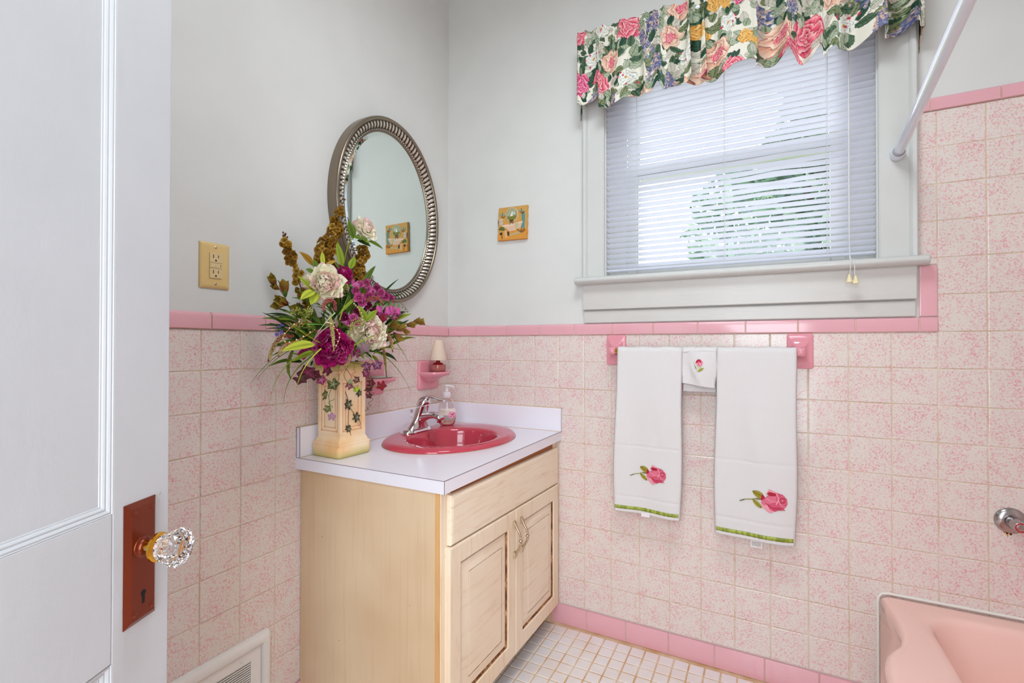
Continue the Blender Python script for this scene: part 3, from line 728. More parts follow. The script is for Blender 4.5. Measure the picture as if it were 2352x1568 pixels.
# left hand towel
L1 = BARZ+0.0135-0.517
t1, S1 = towel('hand_towel', 'white towel with embroidered rose, hung at left of the washcloth', 0.820, 1.047, 0.520, 0.517, 1.0, None, 3, hem=(0.60, 0.905), group='hand towels on the towel bar')
FX['L'] = L1; add_emb(t1, S1, rose_emb(150), 0.245, 0.70, 0.227, 0.126)
hem_trim(t1, S1, 0.962, 0.982)
tg = MB().box(0.905, 0.935, -0.0695, -0.069, 0.511, 0.526).build('care_tag', m_tag, t1)
# right towel
L2 = BARZ+0.0135-0.495
t2, S2 = towel('hand_towel', 'larger white towel with embroidered rose, hung at right end of the bar', 1.163, 1.395, 0.495, 0.495, 0.7, None, 11, hem=(0.60, 0.905), group='hand towels on the towel bar')
FX['L'] = L2; add_emb(t2, S2, rose_emb(158), 0.32, 0.725, 0.232, 0.136)
hem_trim(t2, S2, 0.962, 0.982)
mb = MB(); mb.box(1.262, 1.297, -0.0695, -0.069, 0.470, 0.500); mb.build('care_tag', m_tag, t2)
mb = MB()
for k in range(4): mb.box(1.266, 1.293, -0.0700, -0.0696, 0.476+k*0.0036, 0.4768+k*0.0036)
mb.build('care_tag_print', m_slot, t2)
t3, S3 = towel('washcloth', 'small white washcloth with embroidered rosebud between the two towels', 1.050, 1.160, 1.003, 0.988, 0.4, None, 5, back=0.162, hem=False)
FX['L'] = 0.135; add_emb(t3, S3, bud_emb(70), 0.33, 0.30, 0.110, 0.036, 'embroidered_rosebud')

# ------------------------------------------------------------------ vanity cabinet
CT = 0.783; CX, CY = 0.568, -0.8225; FXF = 0.546; DFX = 0.563
vc = thing('vanity_cabinet', 'cream glazed oak vanity cabinet with raised panel doors under the sink', 'vanity cabinet', (0.28, -0.41, 0.0))
MB().box(0.006, 0.5285, -0.806, -0.788, 0.0, 0.7465).build('side_panel', m_oakside, vc, bevel=0.0008)
MB().box(0.006, 0.5285, -0.020, -0.006, 0.0, 0.7465).build('side_panel', m_oakside, vc)
mb = MB()
mb.box(0.5285, FXF, -0.806, -0.762, 0.0, 0.7465); mb.build('face_stile', m_oakvert, vc, bevel=0.001)
MB().box(0.5275, FXF-0.002, -0.8068, -0.8058, 0.0, 0.7465).build('stile_edge', m_oakedge, vc)
MB().box(0.5285, FXF, -0.046, -0.0055, 0.075, 0.7465).build('face_stile', m_oakvert, vc, bevel=0.001)
MB().box(0.5285, FXF-0.0005, -0.762, -0.046, 0.690, 0.7465).build('top_rail', m_rustwood, vc)
MB().box(0.5285, FXF-0.0005, -0.762, -0.046, 0.075, 0.13).build('bottom_rail', m_oakface, vc)
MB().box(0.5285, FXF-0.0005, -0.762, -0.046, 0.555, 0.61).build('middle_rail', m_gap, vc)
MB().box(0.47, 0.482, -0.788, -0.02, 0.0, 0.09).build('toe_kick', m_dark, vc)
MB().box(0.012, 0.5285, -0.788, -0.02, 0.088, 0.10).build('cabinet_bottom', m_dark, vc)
shear = lambda y, k=0.022: -k*(y+0.78)/0.75
def nested(y0, y1, z0, z1, rings, mats, k0=0.022, k1=0.022):
    Ls = []
    for ins, dep in rings:
        L = []
        for y, z, k in ((y0+ins, z0+ins, k0), (y1-ins, z0+ins, k0), (y1-ins, z1-ins, k1), (y0+ins, z1-ins, k1)):
            L.append((FXF+dep, y, z+shear(y, k)))
        Ls.append(np.array(L))
    mb = MB(); mb.loops(Ls, 0, True, True, mis=mats); return mb
T = DFX-FXF
dr = nested(-0.779, -0.026, 0.597, 0.732, [(0, 0.0005), (0, T-0.006), (0.0015, T-0.003), (0.008, T), (0.010, T)], [0]*5, 0.022, 0.013).build('false_drawer_front', m_oakface, vc, smooth=25)
for y0, y1, nm in ((-0.7885, -0.4055, 'left'), (-0.4030, -0.0235, 'right')):
    rings = [(0, 0.0005), (0, T-0.004), (0.0012, T-0.0015), (0.004, T), (0.051, T), (0.053, T-0.0025), (0.0555, T-0.0025), (0.0565, T-0.0075), (0.0615, T-0.0075), (0.094, T-0.0018), (0.0948, T-0.0036), (0.0962, T-0.0036), (0.097, T-0.0012)]
    mats = [0, 0, 0, 0, 0, 0, 2, 2, 1, 2, 2, 0, 1]
    d_ = nested(y0, y1, 0.107, 0.593, rings, mats).build('cabinet_door', [m_oakvert, m_oakface, m_glaze], vc, smooth=20)
    hy = -0.4185 if nm == 'left' else -0.3665
    zt2, zb2 = (0.549, 0.425) if nm == 'left' else (0.5465, 0.426)
    mb = MB(); zc = (zt2+zb2)/2; H = (zt2-zb2)/2
    for sg in (1, -1):
        mb.loops([np.array([(DFX+dx_, hy+yy*wd, zc+sg*(H-z_)) for yy, z_ in ((-1, 0), (1, 0), (1, 0.022), (-1, 0.022))]) for dx_, wd in ((0.0, 0.0065), (0.003, 0.006), (0.006, 0.0045))])
        pts = [(DFX+0.004, hy, zc+sg*(H-0.006)), (DFX+0.010, hy, zc+sg*(H-0.020)), (DFX+0.020, hy, zc+sg*(H-0.036)), (DFX+0.025, hy, zc+sg*0.014), (DFX+0.0255, hy, zc+sg*0.008)]
        mb.tube(spline(pts, 14), np.linspace(0.0052, 0.0030, 14), n=12)
    for zz, r_ in ((-0.009, 0.0045), (0, 0.0068), (0.009, 0.0045)): mb.ball((DFX+0.0258, hy, zc+zz), (r_, r_, r_*0.8), 14, 8)
    mb.build('bow_handle', m_nickel, d_, smooth=50, fixn=True)

# countertop with a real cut-out for the basin
SKC = np.array((0.258, -0.339)); SKA = np.array((0.226, 0.286))
ct = thing('countertop', 'lavender white laminate countertop with low backsplash, set in the corner', 'countertop', (0.28, -0.41, 0.747))
NL = 128; th_ = np.linspace(0, 2*pi, NL, endpoint=False)
def rect_ring(z, ins=0.0):
    x0, x1, y0, y1 = 0.0+ins, CX-ins, CY+ins, 0.0-ins; L = []
    for a in th_:
        dx, dy = cos(a)*SKA[0], sin(a)*SKA[1]; ts = []
        if dx > 1e-9: ts.append((x1-SKC[0])/dx)
        if dx < -1e-9: ts.append((x0-SKC[0])/dx)
        if dy > 1e-9: ts.append((y1-SKC[1])/dy)
        if dy < -1e-9: ts.append((y0-SKC[1])/dy)
        t = min(ts); L.append([SKC[0]+dx*t, SKC[1]+dy*t, z])
    L = np.array(L)
    for cx, cy in ((x0, y0), (x1, y0), (x1, y1), (x0, y1)):
        i = np.argmin((L[:, 0]-cx)**2+(L[:, 1]-cy)**2); L[i, 0], L[i, 1] = cx, cy
    return L
ell = lambda k, z, c=SKC, a=SKA: np.stack([c[0]+a[0]*k*np.cos(th_), c[1]+a[1]*k*np.sin(th_), np.full(NL, z)], 1)
mb = MB(); mb.loops([ell(0.93, 0.747), rect_ring(0.747), rect_ring(CT), ell(0.93, CT), ell(0.93, 0.747)], cap0=False, cap1=False)
mb.build('counter_slab', m_lam, ct, smooth=20)
mb = MB(); e = 0.0007
mb.box(0.0, CX+e, CY-e, CY, CT-0.0020, CT-0.0008); mb.box(CX, CX+e, CY-e, 0, CT-0.0020, CT-0.0008); mb.box(CX, CX+e, CY-e, CY+0.0006, 0.747, CT-0.002)
mb.build('edge_seam', m_seam, ct)
mb = MB(); mb.box(0.0045, 0.020, CY+0.001, -0.0045, CT, 0.8765); mb.build('side_backsplash', m_lam, ct, bevel=0.0006)
mb = MB(); mb.box(0.020, 0.5725, -0.020, -0.0045, CT, 0.8765); mb.build('window_wall_backsplash', m_lam, ct, bevel=0.0006)
mb = MB(); mb.box(0.019, 0.0206, CY+0.0002, CY+0.0012, CT, 0.877); mb.box(0.004, 0.0206, CY+0.0002, CY+0.0012, 0.8757, 0.877); mb.box(0.0035, 0.0050, CY, CY+0.001, CT, 0.877)
mb.build('edge_seam', m_seam, ct)
mb = MB(); mb.box(0.5723, 0.5730, -0.0206, -0.0188, CT, 0.877); mb.box(0.5723, 0.5730, -0.0206, -0.004, 0.8757, 0.877); mb.build('edge_seam', m_seam, ct)
mb = MB(); mb.box(0.004, 0.006, CY, -0.004, 0.8764, 0.8782); mb.box(0.004, 0.5725, -0.006, -0.004, 0.8764, 0.8782); mb.box(0.020, 0.0212, CY, -0.02, CT, CT+0.0012); mb.box(0.02, 0.5725, -0.0212, -0.02, CT, CT+0.0012)
mb.build('aged_caulk_line', Mat('aged_caulk', (216, 178, 128), 0.8).m, ct)

# sink
sk = thing('sink', 'oval rose red drop-in sink set in the white countertop', 'sink', (SKC[0], SKC[1], CT))
IC = np.array((0.287, -0.376)); IA = np.array((0.157, 0.178))
def mixr(k, z): return ell(1, z)*(1-k)+ell(1, z, IC, IA)*k
Ls = [ell(0.985, CT+0.0004), ell(1.0, CT+0.0006), ell(1.002, CT+0.004), ell(0.992, CT+0.009), ell(0.965, CT+0.0135), ell(0.93, CT+0.0155)]
for k, z in ((0.45, 0.0165), (0.75, 0.0165), (0.90, 0.0160), (0.97, 0.0140), (1.0, 0.0105)):
    Ls.append(mixr(k, CT+z) if k > 0.4 else ell(0.93, CT+z))
for k, z in ((0.985, 0.003), (0.965, -0.012), (0.93, -0.04), (0.87, -0.075), (0.76, -0.105), (0.58, -0.127), (0.35, -0.137), (0.14, -0.141)):
    Ls.append(ell(k, CT+z, IC*1.0+np.array((-0.01*(1-k), 0)), IA))
mb = MB(); mb.loops(Ls, cap0=False); mb.build('basin', m_sink, sk, smooth=60, fixn=False)
mb = MB(); mb.lathe([(0.022, 0.0), (0.021, 0.002), (0.016, 0.003), (0.015, 0.001)], (IC[0]-0.009, IC[1], CT-0.1415), n=28); mb.build('drain_ring', m_chrome, sk, smooth=40)
mb = MB(); mb.loops([ell(1.004, CT+0.0001), ell(1.007, CT+0.0005), ell(1.003, CT+0.0016)], cap0=False, cap1=False); mb.build('sealant_line', Mat('old_sealant', (190, 150, 120), 0.7).m, sk, smooth=60)

# faucet
fy = -0.353; FZ = CT+0.0165
fc = thing('faucet', 'chrome single lever faucet on the back deck of the red sink', 'faucet', (0.10, fy, FZ))
mb = MB(); fr = [rrect(-0.030, 0.030, -0.078, 0.078, 0.0295, 8)]
def plate_ring(k, z, dx=0.0): return np.array([(0.100+dx+p[0]*k, fy+p[1]*(0.5+0.5*k) if abs(p[1]) > 0.05 else fy+p[1]*k, FZ+z) for p in fr[0]])
mb.loops([plate_ring(1.0, 0), plate_ring(1.0, 0.004), plate_ring(0.95, 0.009), plate_ring(0.8, 0.013), plate_ring(0.55, 0.0165)])
# flared waist that sweeps up into the leaning body
sec = [(0.098, 0.008, 0.036, 0.070), (0.101, 0.018, 0.034, 0.056), (0.105, 0.030, 0.031, 0.043), (0.111, 0.045, 0.029, 0.034), (0.118, 0.062, 0.0275, 0.030), (0.125, 0.080, 0.0265, 0.028), (0.131, 0.096, 0.0260, 0.0272)]
mb.loops([np.array([(x+a_*cos(t), fy+b_*sin(t), FZ+z+0.25*a_*cos(t)) for t in np.linspace(0, 2*pi, 28, endpoint=False)]) for x, z, a_, b_ in sec])
mb.build('faucet_body', m_chrome, fc, smooth=60, fixn=True)
mb = MB(); pts = spline([(0.112, fy, FZ+0.048), (0.145, fy, FZ+0.060), (0.180, fy, FZ+0.067), (0.208, fy, FZ+0.063), (0.222, fy, FZ+0.055)], 18)
mb.tube(pts, np.interp(np.linspace(0, 1, 18), [0, 0.5, 0.9, 1], [0.026, 0.0210, 0.0180, 0.014]), np.interp(np.linspace(0, 1, 18), [0, 0.35, 0.85, 1], [0.025, 0.0140, 0.0100, 0.007]), n=24)
mb.lathe([(0.0105, 0.0), (0.0112, 0.002), (0.0112, 0.016), (0.0112, 0.017)], (0.208, fy, FZ+0.041), n=24)
mb.build('spout', m_chrome, fc, smooth=50, fixn=True)
mb = MB()
dome = [(0.132, 0.099, 0.0270), (0.135, 0.109, 0.0275), (0.138, 0.119, 0.0250), (0.141, 0.127, 0.019), (0.143, 0.132, 0.009)]
mb.loops([np.array([(x+a_*cos(t), fy+a_*sin(t), FZ+z+0.25*a_*cos(t)) for t in np.linspace(0, 2*pi, 28, endpoint=False)]) for x, z, a_ in dome])
pts = spline([(0.116, fy, FZ+0.106), (0.130, fy, FZ+0.128), (0.155, fy, FZ+0.137), (0.185, fy, FZ+0.134), (0.212, fy, FZ+0.127), (0.232, fy, FZ+0.124)], 22)
mb.tube(pts, np.interp(np.linspace(0, 1, 22), [0, 0.3, 0.8, 1], [0.017, 0.0165, 0.0125, 0.008]), np.interp(np.linspace(0, 1, 22), [0, 0.3, 1], [0.010, 0.0062, 0.0032]), n=20)
lv = mb.build('lever_handle', m_chrome, fc, smooth=55, fixn=True)
mb = MB(); mb.lathe([(0.0042, 0.0), (0.0036, 0.0018), (0.001, 0.002)], (0.160, fy, FZ+0.1205), axis='x', n=16); mb.build('temperature_button', m_red, lv, smooth=40)
mb = MB(); mb.tube([(0.071, fy+0.006, FZ+0.010), (0.071, fy+0.006, FZ+0.074)], 0.0022, n=10); mb.lathe([(0.0025, -0.008), (0.0045, -0.003), (0.0068, 0.004), (0.0070, 0.006), (0.003, 0.0068)], (0.071, fy+0.006, FZ+0.074), n=18)
mb.build('pop_up_rod', m_chrome, fc, smooth=45)

# soap dispenser
sx_, sy_ = 0.128, -0.188; SZ = CT+0.0166
sd = thing('soap_dispenser', 'clear pump bottle of hand soap standing behind the faucet', 'soap dispenser', (sx_, sy_, SZ))
fdir = np.array([cos(YAW), sin(YAW)]); rdir = np.array([sin(YAW), -cos(YAW)])
fr3 = [[rdir[0], rdir[1], 0], [-fdir[0], -fdir[1], 0], [0, 0, 1]]
bprof = [(0.020, 0.0), (0.028, 0.002), (0.035, 0.012), (0.0390, 0.032), (0.0385, 0.055), (0.034, 0.080), (0.026, 0.100), (0.018, 0.112), (0.0145, 0.116), (0.0135, 0.120)]
MB().lathe(bprof, (sx_, sy_, SZ), n=36, sy=0.62, frame=fr3).build('bottle', m_clearplast, sd, smooth=50)
MB().lathe([(r-0.0022, h) for r, h in [(0.022, 0.002), (0.028, 0.004), (0.034, 0.013), (0.0382, 0.032), (0.0380, 0.052), (0.0362, 0.066), (0.0360, 0.0665)]], (sx_, sy_, SZ), n=36, sy=0.60, frame=fr3).build('liquid_soap', m_soap, sd, smooth=50)
mb = MB(); mb.lathe([(0.0155, 0.116), (0.0165, 0.118), (0.0165, 0.134), (0.0150, 0.139), (0.007, 0.1415), (0.0062, 0.1415), (0.0062, 0.158), (0.008, 0.159), (0.0095, 0.164), (0.006, 0.169)], (sx_, sy_, SZ), n=28)
nz = np.array([sx_, sy_, SZ+0.164]); tipd = np.array([rdir[0], rdir[1], 0])
mb.tube([nz, nz+tipd*0.012, nz+tipd*0.024+np.array([0, 0, -0.0015]), nz+tipd*0.031+np.array([0, 0, -0.006])], [0.0055, 0.0045, 0.0034, 0.0028], n=10)
mb.build('pump_top', m_pump, sd, smooth=45)
MB().tube([(sx_, sy_, SZ+0.116), (sx_-0.002, sy_, SZ+0.060), (sx_-0.010, sy_, SZ+0.012)], 0.0026, n=10).build('dip_tube', m_pump, sd, smooth=45)
cvl = Canvas(80, 60, (236, 222, 214)); cvl.poly([(0, 34), (80, 34), (80, 60), (0, 60)], (176, 160, 158)); cvl.poly([(8, 8), (52, 8), (52, 20), (8, 20)], (224, 208, 196))
for q_ in range(9): a = q_*0.7; cvl.ell(60+9*cos(a), 32+11*sin(a), 7, 8, (240, 176, 194) if q_ % 2 else (230, 146, 176))
cvl.ell(60, 30, 4, 5, (206, 70, 110)); cvl.ell(56, 40, 2, 2, (190, 60, 90)); cvl.ell(66, 42, 2, 2, (190, 60, 90))
A = []; 
for j in range(31):
    zz = 0.072-0.048*j/30; rr = np.interp(zz, [h for r, h in bprof], [r for r, h in bprof])+0.0004; row = []
    for i in range(41):
        t = pi*(0.94-0.88*i/40); lx, ly = rr*cos(t), rr*0.62*sin(t)
        # front of the bottle faces the room
        P = np.array([sx_, sy_, SZ+zz])+np.array([rdir[0], rdir[1], 0])*lx-np.array([fdir[0], fdir[1], 0])*ly; row.append(P)
    A.append(row)
Cc = linnp(cvl.a[np.linspace(0, 59, 31).astype(int)][:, np.linspace(0, 79, 41).astype(int)])
half = slice(8, 41)
MB().grid(np.array(A)[:, half], C=Cc[:, half]).build('printed_label', m_label, sd, smooth=179)

# ------------------------------------------------------------------ ceramic wall shelves
def ceramic_shelf(label, yc, zb, zt, zs, nm, wy=0.068):
    t = thing(nm, label, 'ceramic shelf', (0.004, yc, (zb+zt)/2), 'pink ceramic shelves on the left wall')
    mb = MB(); b = rrect(-wy, wy, zb, zt, 0.010, 6)
    rg = lambda k, x: np.array([(x, yc+y*k, (z-(zb+zt)/2)*k+(zb+zt)/2) for y, z in b])
    mb.loops([rg(1, 0.001), rg(1, 0.009), rg(0.985, 0.0125), rg(0.95, 0.0145), rg(0.80, 0.0150)])
    mb.build('wall_plate', m_pinkfix, t, smooth=50, fixn=True)
    mb = MB(); n = 40; Ls = []
    def half(k, x1, z): # half-round tray outline
        L = []
        for i in range(n): 
            a = -pi/2+pi*i/(n-1); sgn = abs(cos(a))**0.62
            L.append((0.012+(x1)*k*sgn, yc+wy*0.99*k*np.sign(sin(a))*abs(sin(a))**0.8, z))
        return np.array(L)
    Ls = [half(0.35, 0.05, zb+0.030), half(0.55, 0.062, zs-0.032), half(0.82, 0.082, zs-0.017), half(0.985, 0.092, zs-0.008), half(1.0, 0.094, zs+0.001), half(0.99, 0.093, zs+0.0045), half(0.955, 0.091, zs+0.0045), half(0.92, 0.088, zs+0.001), half(0.5, 0.05, zs+0.0005)]
    mb.loops(Ls); mb.build('shelf_tray', m_pinkfix, t, smooth=55, fixn=True)
    return t
ceramic_shelf('pink ceramic wall shelf in the corner holding the small candle lamp', -0.160, 0.943, 1.067, 1.016, 'ceramic_shelf')
ceramic_shelf('pink ceramic soap shelf on the left wall half hidden behind the flowers', -0.508, 0.947, 1.078, 1.010, 'ceramic_shelf')
# candle lamp
ly_, lx2 = -0.152, 0.056; LZ = 1.0172
cl = thing('candle_lamp', 'tiny candle lamp with cream frosted shade and ruby glass cup', 'candle lamp', (lx2, ly_, LZ))
MB().lathe([(0.026, 0.0), (0.030, 0.002), (0.0345, 0.012), (0.0350, 0.022), (0.0335, 0.032), (0.0325, 0.032), (0.033, 0.022), (0.030, 0.008), (0.010, 0.006)], (lx2, ly_, LZ), n=32).build('glass_cup', m_cupglass, cl, smooth=50)
MB().lathe([(0.027, 0.028), (0.025, 0.032), (0.021, 0.039), (0.017, 0.0415), (0.0095, 0.0425), (0.0085, 0.050), (0.0075, 0.053)], (lx2, ly_, LZ), n=28).build('ruby_holder', m_redglass, cl, smooth=50)
MB().lathe([(0.0330, 0.0520), (0.0345, 0.0520), (0.0345, 0.062), (0.0330, 0.070), (0.0180, 0.138), (0.0165, 0.1385), (0.0163, 0.136), (0.031, 0.068), (0.0325, 0.060)], (lx2, ly_, LZ), n=36).build('lamp_shade', m_shade, cl, smooth=50)
sb = thing('soap_bar', 'pale green flat soap lying in the ceramic shelf behind the flowers', 'soap', (0.055, -0.500, 1.0148))
mb = MB(); 
oL = [np.array([(0.058+0.030*k*cos(t), -0.505+0.05*k*sin(t)*(1+0.12*sin(5*t)), z) for t in np.linspace(0, 2*pi, 30, endpoint=False)]) for k, z in ((0.9, 1.0148), (1.0, 1.017), (0.95, 1.0195), (0.4, 1.0205))]
mb.loops(oL); mb.build('soap_leaf', Mat('pale_green_soap', (206, 216, 200), 0.4).m, sb, smooth=50, fixn=True)

# ------------------------------------------------------------------ oval mirror
MC = np.array([-0.417, 1.649]); MA = np.array([0.286, 0.352])
mir = thing('oval_mirror', 'oval wall mirror with ribbed pewter frame and beaded inner edge', 'mirror', (0.0, MC[0], MC[1]))
NR = 104; NT_ = NR*8
tt = np.linspace(0, 2*pi, 4000); ds = np.hypot(np.diff(MA[0]*np.cos(tt)), np.diff(MA[1]*np.sin(tt))); S_ = np.concatenate([[0], np.cumsum(ds)]); S_ /= S_[-1]
ang = np.interp(np.linspace(0, 1, NT_, endpoint=False), S_, tt); uu = np.linspace(0, 1, NT_, endpoint=False)
nrm = np.stack([np.cos(ang)/MA[0], np.sin(ang)/MA[1]], 1); nrm /= np.linalg.norm(nrm, axis=1)[:, None]
base = np.stack([MC[0]+MA[0]*np.cos(ang), MC[1]+MA[1]*np.sin(ang)], 1)
prof = [(0, 0.001, 0, 0), (0, 0.034, 0, 0), (0.001, 0.040, 0, 0), (0.004, 0.044, 0, 0), (0.008, 0.0455, 0, 0), (0.012, 0.044, 0, 0), (0.0145, 0.041, 0, 0), (0.0155, 0.0385, 0, 0)]
for i in range(15):
    q = i/14; o_ = 0.0165+0.0235*q; x_ = 0.0400-0.0145*q+0.0040*sin(pi*q); prof.append((o_, x_, 1.0*sin(pi*min(1, max(0.0, q)))**0.35, q))
prof += [(0.0412, 0.0235, 0, 0), (0.0425, 0.0250, 0, -1), (0.0440, 0.0268, 0, -2), (0.0455, 0.0268, 0, -2), (0.0470, 0.0250, 0, -1), (0.0480, 0.0235, 0, 0), (0.0490, 0.0255, 0, 0), (0.0510, 0.0262, 0, 0), (0.0525, 0.0250, 0, 0), (0.0535, 0.0225, 0, 0), (0.0535, 0.0205, 0, 0)]
A = []; CC = []
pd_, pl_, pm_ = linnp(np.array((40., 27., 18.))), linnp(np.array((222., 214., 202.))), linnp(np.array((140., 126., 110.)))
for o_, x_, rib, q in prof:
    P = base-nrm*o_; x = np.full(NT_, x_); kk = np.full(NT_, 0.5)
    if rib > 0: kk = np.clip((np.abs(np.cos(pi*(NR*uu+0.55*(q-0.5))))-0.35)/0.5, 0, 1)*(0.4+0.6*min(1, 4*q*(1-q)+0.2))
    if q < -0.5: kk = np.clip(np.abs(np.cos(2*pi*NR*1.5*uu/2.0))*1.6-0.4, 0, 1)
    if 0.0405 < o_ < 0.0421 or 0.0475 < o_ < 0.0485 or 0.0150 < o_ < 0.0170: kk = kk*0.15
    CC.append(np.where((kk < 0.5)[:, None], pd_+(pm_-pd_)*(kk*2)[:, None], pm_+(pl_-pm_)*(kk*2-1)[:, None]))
    if rib > 0:
        sw = 2*pi*(NR*uu+0.55*(q-0.5)); x = x+0.0038*rib*(np.abs(np.cos(sw/2))**0.7-0.75)
    if q < -0.5: x = x+(0.0018 if q == -2 else 0.001)*(np.abs(np.cos(2*pi*(NR*1.5)*uu/2.0)))**0.6-0.001
    A.append(np.stack([x, P[:, 0], P[:, 1]], 1))
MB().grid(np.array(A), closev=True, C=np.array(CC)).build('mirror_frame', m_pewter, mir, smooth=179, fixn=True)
mb = MB(); P = base-nrm*0.0532; P2 = base-nrm*0.066
i_ = np.arange(0, NT_, 8)
mb.loops([np.stack([np.full(len(i_), 0.0208), P[i_, 0], P[i_, 1]], 1), np.stack([np.full(len(i_), 0.0222), P2[i_, 0], P2[i_, 1]], 1)], cap0=False)
mb.build('mirror_glass', m_mirror, mir, fixn=False)
MB().loops([np.stack([np.full(len(i_), x_), P[i_, 0], P[i_, 1]], 1) for x_ in (0.002, 0.0185)]).build('backing', m_slot, mir)

# ------------------------------------------------------------------ GFCI outlet
oy0, oy1, oz0, oz1 = -1.117, -1.038, 1.284, 1.4055; oyc, ozc = (oy0+oy1)/2, (oz0+oz1)/2
og = thing('wall_outlet', 'ivory plastic outlet cover with two sockets on the left wall', 'outlet', (0.0, oyc, ozc))
b = rrect(oy0, oy1, oz0, oz1, 0.003, 3)
rg = lambda ins, x: np.array([(x, oyc+(y-oyc)*(1-ins/((oy1-oy0)/2)), ozc+(z-ozc)*(1-ins/((oz1-oz0)/2))) for y, z in b])
mb = MB(); mb.loops([rg(0, 0.0005), rg(0, 0.002), rg(0.002, 0.0045), rg(0.007, 0.0062), (rg(0.009, 0.0066))]); mb.build('cover_plate', m_ivoryplastic, og, smooth=40, fixn=True)
m_rec = Mat('ivory_receptacle', (224, 196, 144), 0.25).m
rc = MB().box(0.006, 0.0092, oyc-0.0165, oyc+0.0165, ozc-0.0335, ozc+0.0335).build('receptacle', m_rec, og, bevel=0.0008)
mb = MB()
for s_2 in (1, -1):
    zc_ = ozc+s_2*0.0205
    mb.box(0.0090, 0.00935, oyc-0.0078, oyc-0.0058, zc_-0.001, zc_+0.0085); mb.box(0.0090, 0.00935, oyc+0.0052, oyc+0.0072, zc_+0.0002, zc_+0.0080)
    mb.lathe([(0.0026, 0.0), (0.0025, 0.00035)], (0.0090, oyc-0.0002, zc_-0.0070), axis='x', n=12)
mb.box(0.0090, 0.00935, oyc+0.0118, oyc+0.0132, ozc-0.0025, ozc+0.003)
for zq in (0.0075, -0.0075): mb.box(0.0090, 0.0093, oyc-0.0165, oyc+0.0165, ozc+zq-0.0004, ozc+zq+0.0004)
mb.build('socket_slots', m_slot, rc)
for y0_, nm in ((-0.014, 'test'), (-0.001, 'reset')):
    MB().box(0.0090, 0.0102, oyc+y0_-0.0005, oyc+y0_+0.0105, ozc-0.0048, ozc+0.0048).build('push_button', m_rec, rc, bevel=0.0006)
for zq in (0.0485, -0.0485):
    MB().lathe([(0.0036, 0.0062), (0.0036, 0.0070), (0.0025, 0.0077), (0.0005, 0.0079)], (0.0, oyc, ozc+zq), axis='x', n=16).build('screw', m_nickel, og, smooth=40)

# ------------------------------------------------------------------ relief plaque
pq = Canvas(240, 250, (206, 156, 80)); cvp = pq
cvp.poly([(0, 190), (240, 165), (240, 250), (0, 250)], (218, 148, 62)); cvp.poly([(95, 205), (200, 190), (206, 200), (100, 216)], (186, 176, 140))
cvp.ell(116, 62, 51, 56, (206, 170, 130)); cvp.ell(116, 62, 42, 46, (150, 156, 120)); cvp.poly([(76, 76), (157, 70), (150, 92), (118, 108), (86, 96)], (124, 124, 48))
cvp.ell(118, 44, 30, 24, (166, 172, 148)); cvp.ell(116, 40, 9, 20, (176, 160, 110))
cvp.poly([(118, 32), (124, 50), (120, 70), (104, 70), (112, 58)], (244, 240, 228)); cvp.poly([(132, 40), (144, 62), (134, 62)], (240, 236, 224)); cvp.poly([(92, 50), (86, 66), (80, 64)], (236, 232, 220)); cvp.line([(104, 72), (124, 70)], 2, (244, 240, 228))
for x in (18, 42): cvp.poly([(x, 46), (x+16, 42), (x+20, 62), (x-4, 64)], (150, 164, 128))
for x in (172, 198): cvp.poly([(x, 32), (x+14, 30), (x+18, 46), (x-4, 48)], (140, 160, 136))
for a, b_ in (((28, 70), (46, 78)), ((46, 78), (58, 66)), ((184, 52), (204, 58)), ((204, 58), (222, 46)), ((38, 40), (38, 70)), ((192, 22), (192, 50))): cvp.line([a, b_], 2.2, (78, 50, 28))
cvp.poly([(10, 88), (38, 84), (40, 130), (12, 134)], (206, 186, 170)); cvp.line([(4, 90), (6, 136)], 2.5, (110, 70, 34)); cvp.line([(12, 108), (40, 104)], 1.5, (150, 130, 126))
cvp.poly([(194, 60), (222, 58), (224, 80), (222, 168), (194, 170), (198, 90)], (92, 142, 140)); cvp.ell(206, 56, 10, 8, (120, 60, 34)); cvp.line([(200, 172), (190, 186)], 3, (88, 48, 26)); cvp.line([(216, 172), (226, 186)], 3, (88, 48, 26))
cvp.poly([(34, 138), (60, 130), (200, 118), (206, 124), (188, 160), (160, 178), (94, 184), (70, 162)], (224, 184, 156)); cvp.line([(34, 139), (110, 140), (204, 120)], 3.2, (244, 212, 186))
cvp.line([(100, 104), (100, 134)], 2.6, (74, 46, 26)); cvp.line([(126, 102), (128, 132)], 2.6, (74, 46, 26)); cvp.ell(113, 104, 17, 6, (74, 46, 26)); cvp.ell(113, 116, 9, 8, (112, 76, 44))
cvp.poly([(140, 130), (172, 126), (170, 158), (148, 162)], (188, 184, 140)); cvp.line([(160, 172), (182, 188)], 5, (120, 104, 50)); cvp.line([(186, 196), (214, 182)], 3.5, (110, 44, 26)); cvp.line([(196, 200), (220, 190)], 3, (110, 44, 26))
for q_ in range(9): a = -pi*0.9+q_*0.28*1.2; cvp.leaf(34, 170, 30, 6, a, (108, 116, 42), (66, 76, 24))
cvp.ell(30, 196, 12, 12, (44, 40, 32)); cvp.line([(34, 200), (40, 236)], 3, (96, 56, 28)); cvp.poly([(56, 178), (74, 176), (82, 228), (66, 232)], (222, 176, 128)); cvp.poly([(80, 186), (98, 182), (100, 216), (84, 214)], (78, 52, 40))
for q_ in range(14): cvp.dot(104+q_*6, 226-q_*1.2+(q_ % 3)*3, 3, (196, 154, 66))
pX0, pX1, pZ0, pZ1 = 0.273, 0.4145, 1.5875, 1.7325
pl = thing('wall_plaque', 'small square ochre relief plaque of a bathtub scene beside the window', 'wall plaque', ((pX0+pX1)/2, 0.0, (pZ0+pZ1)/2))
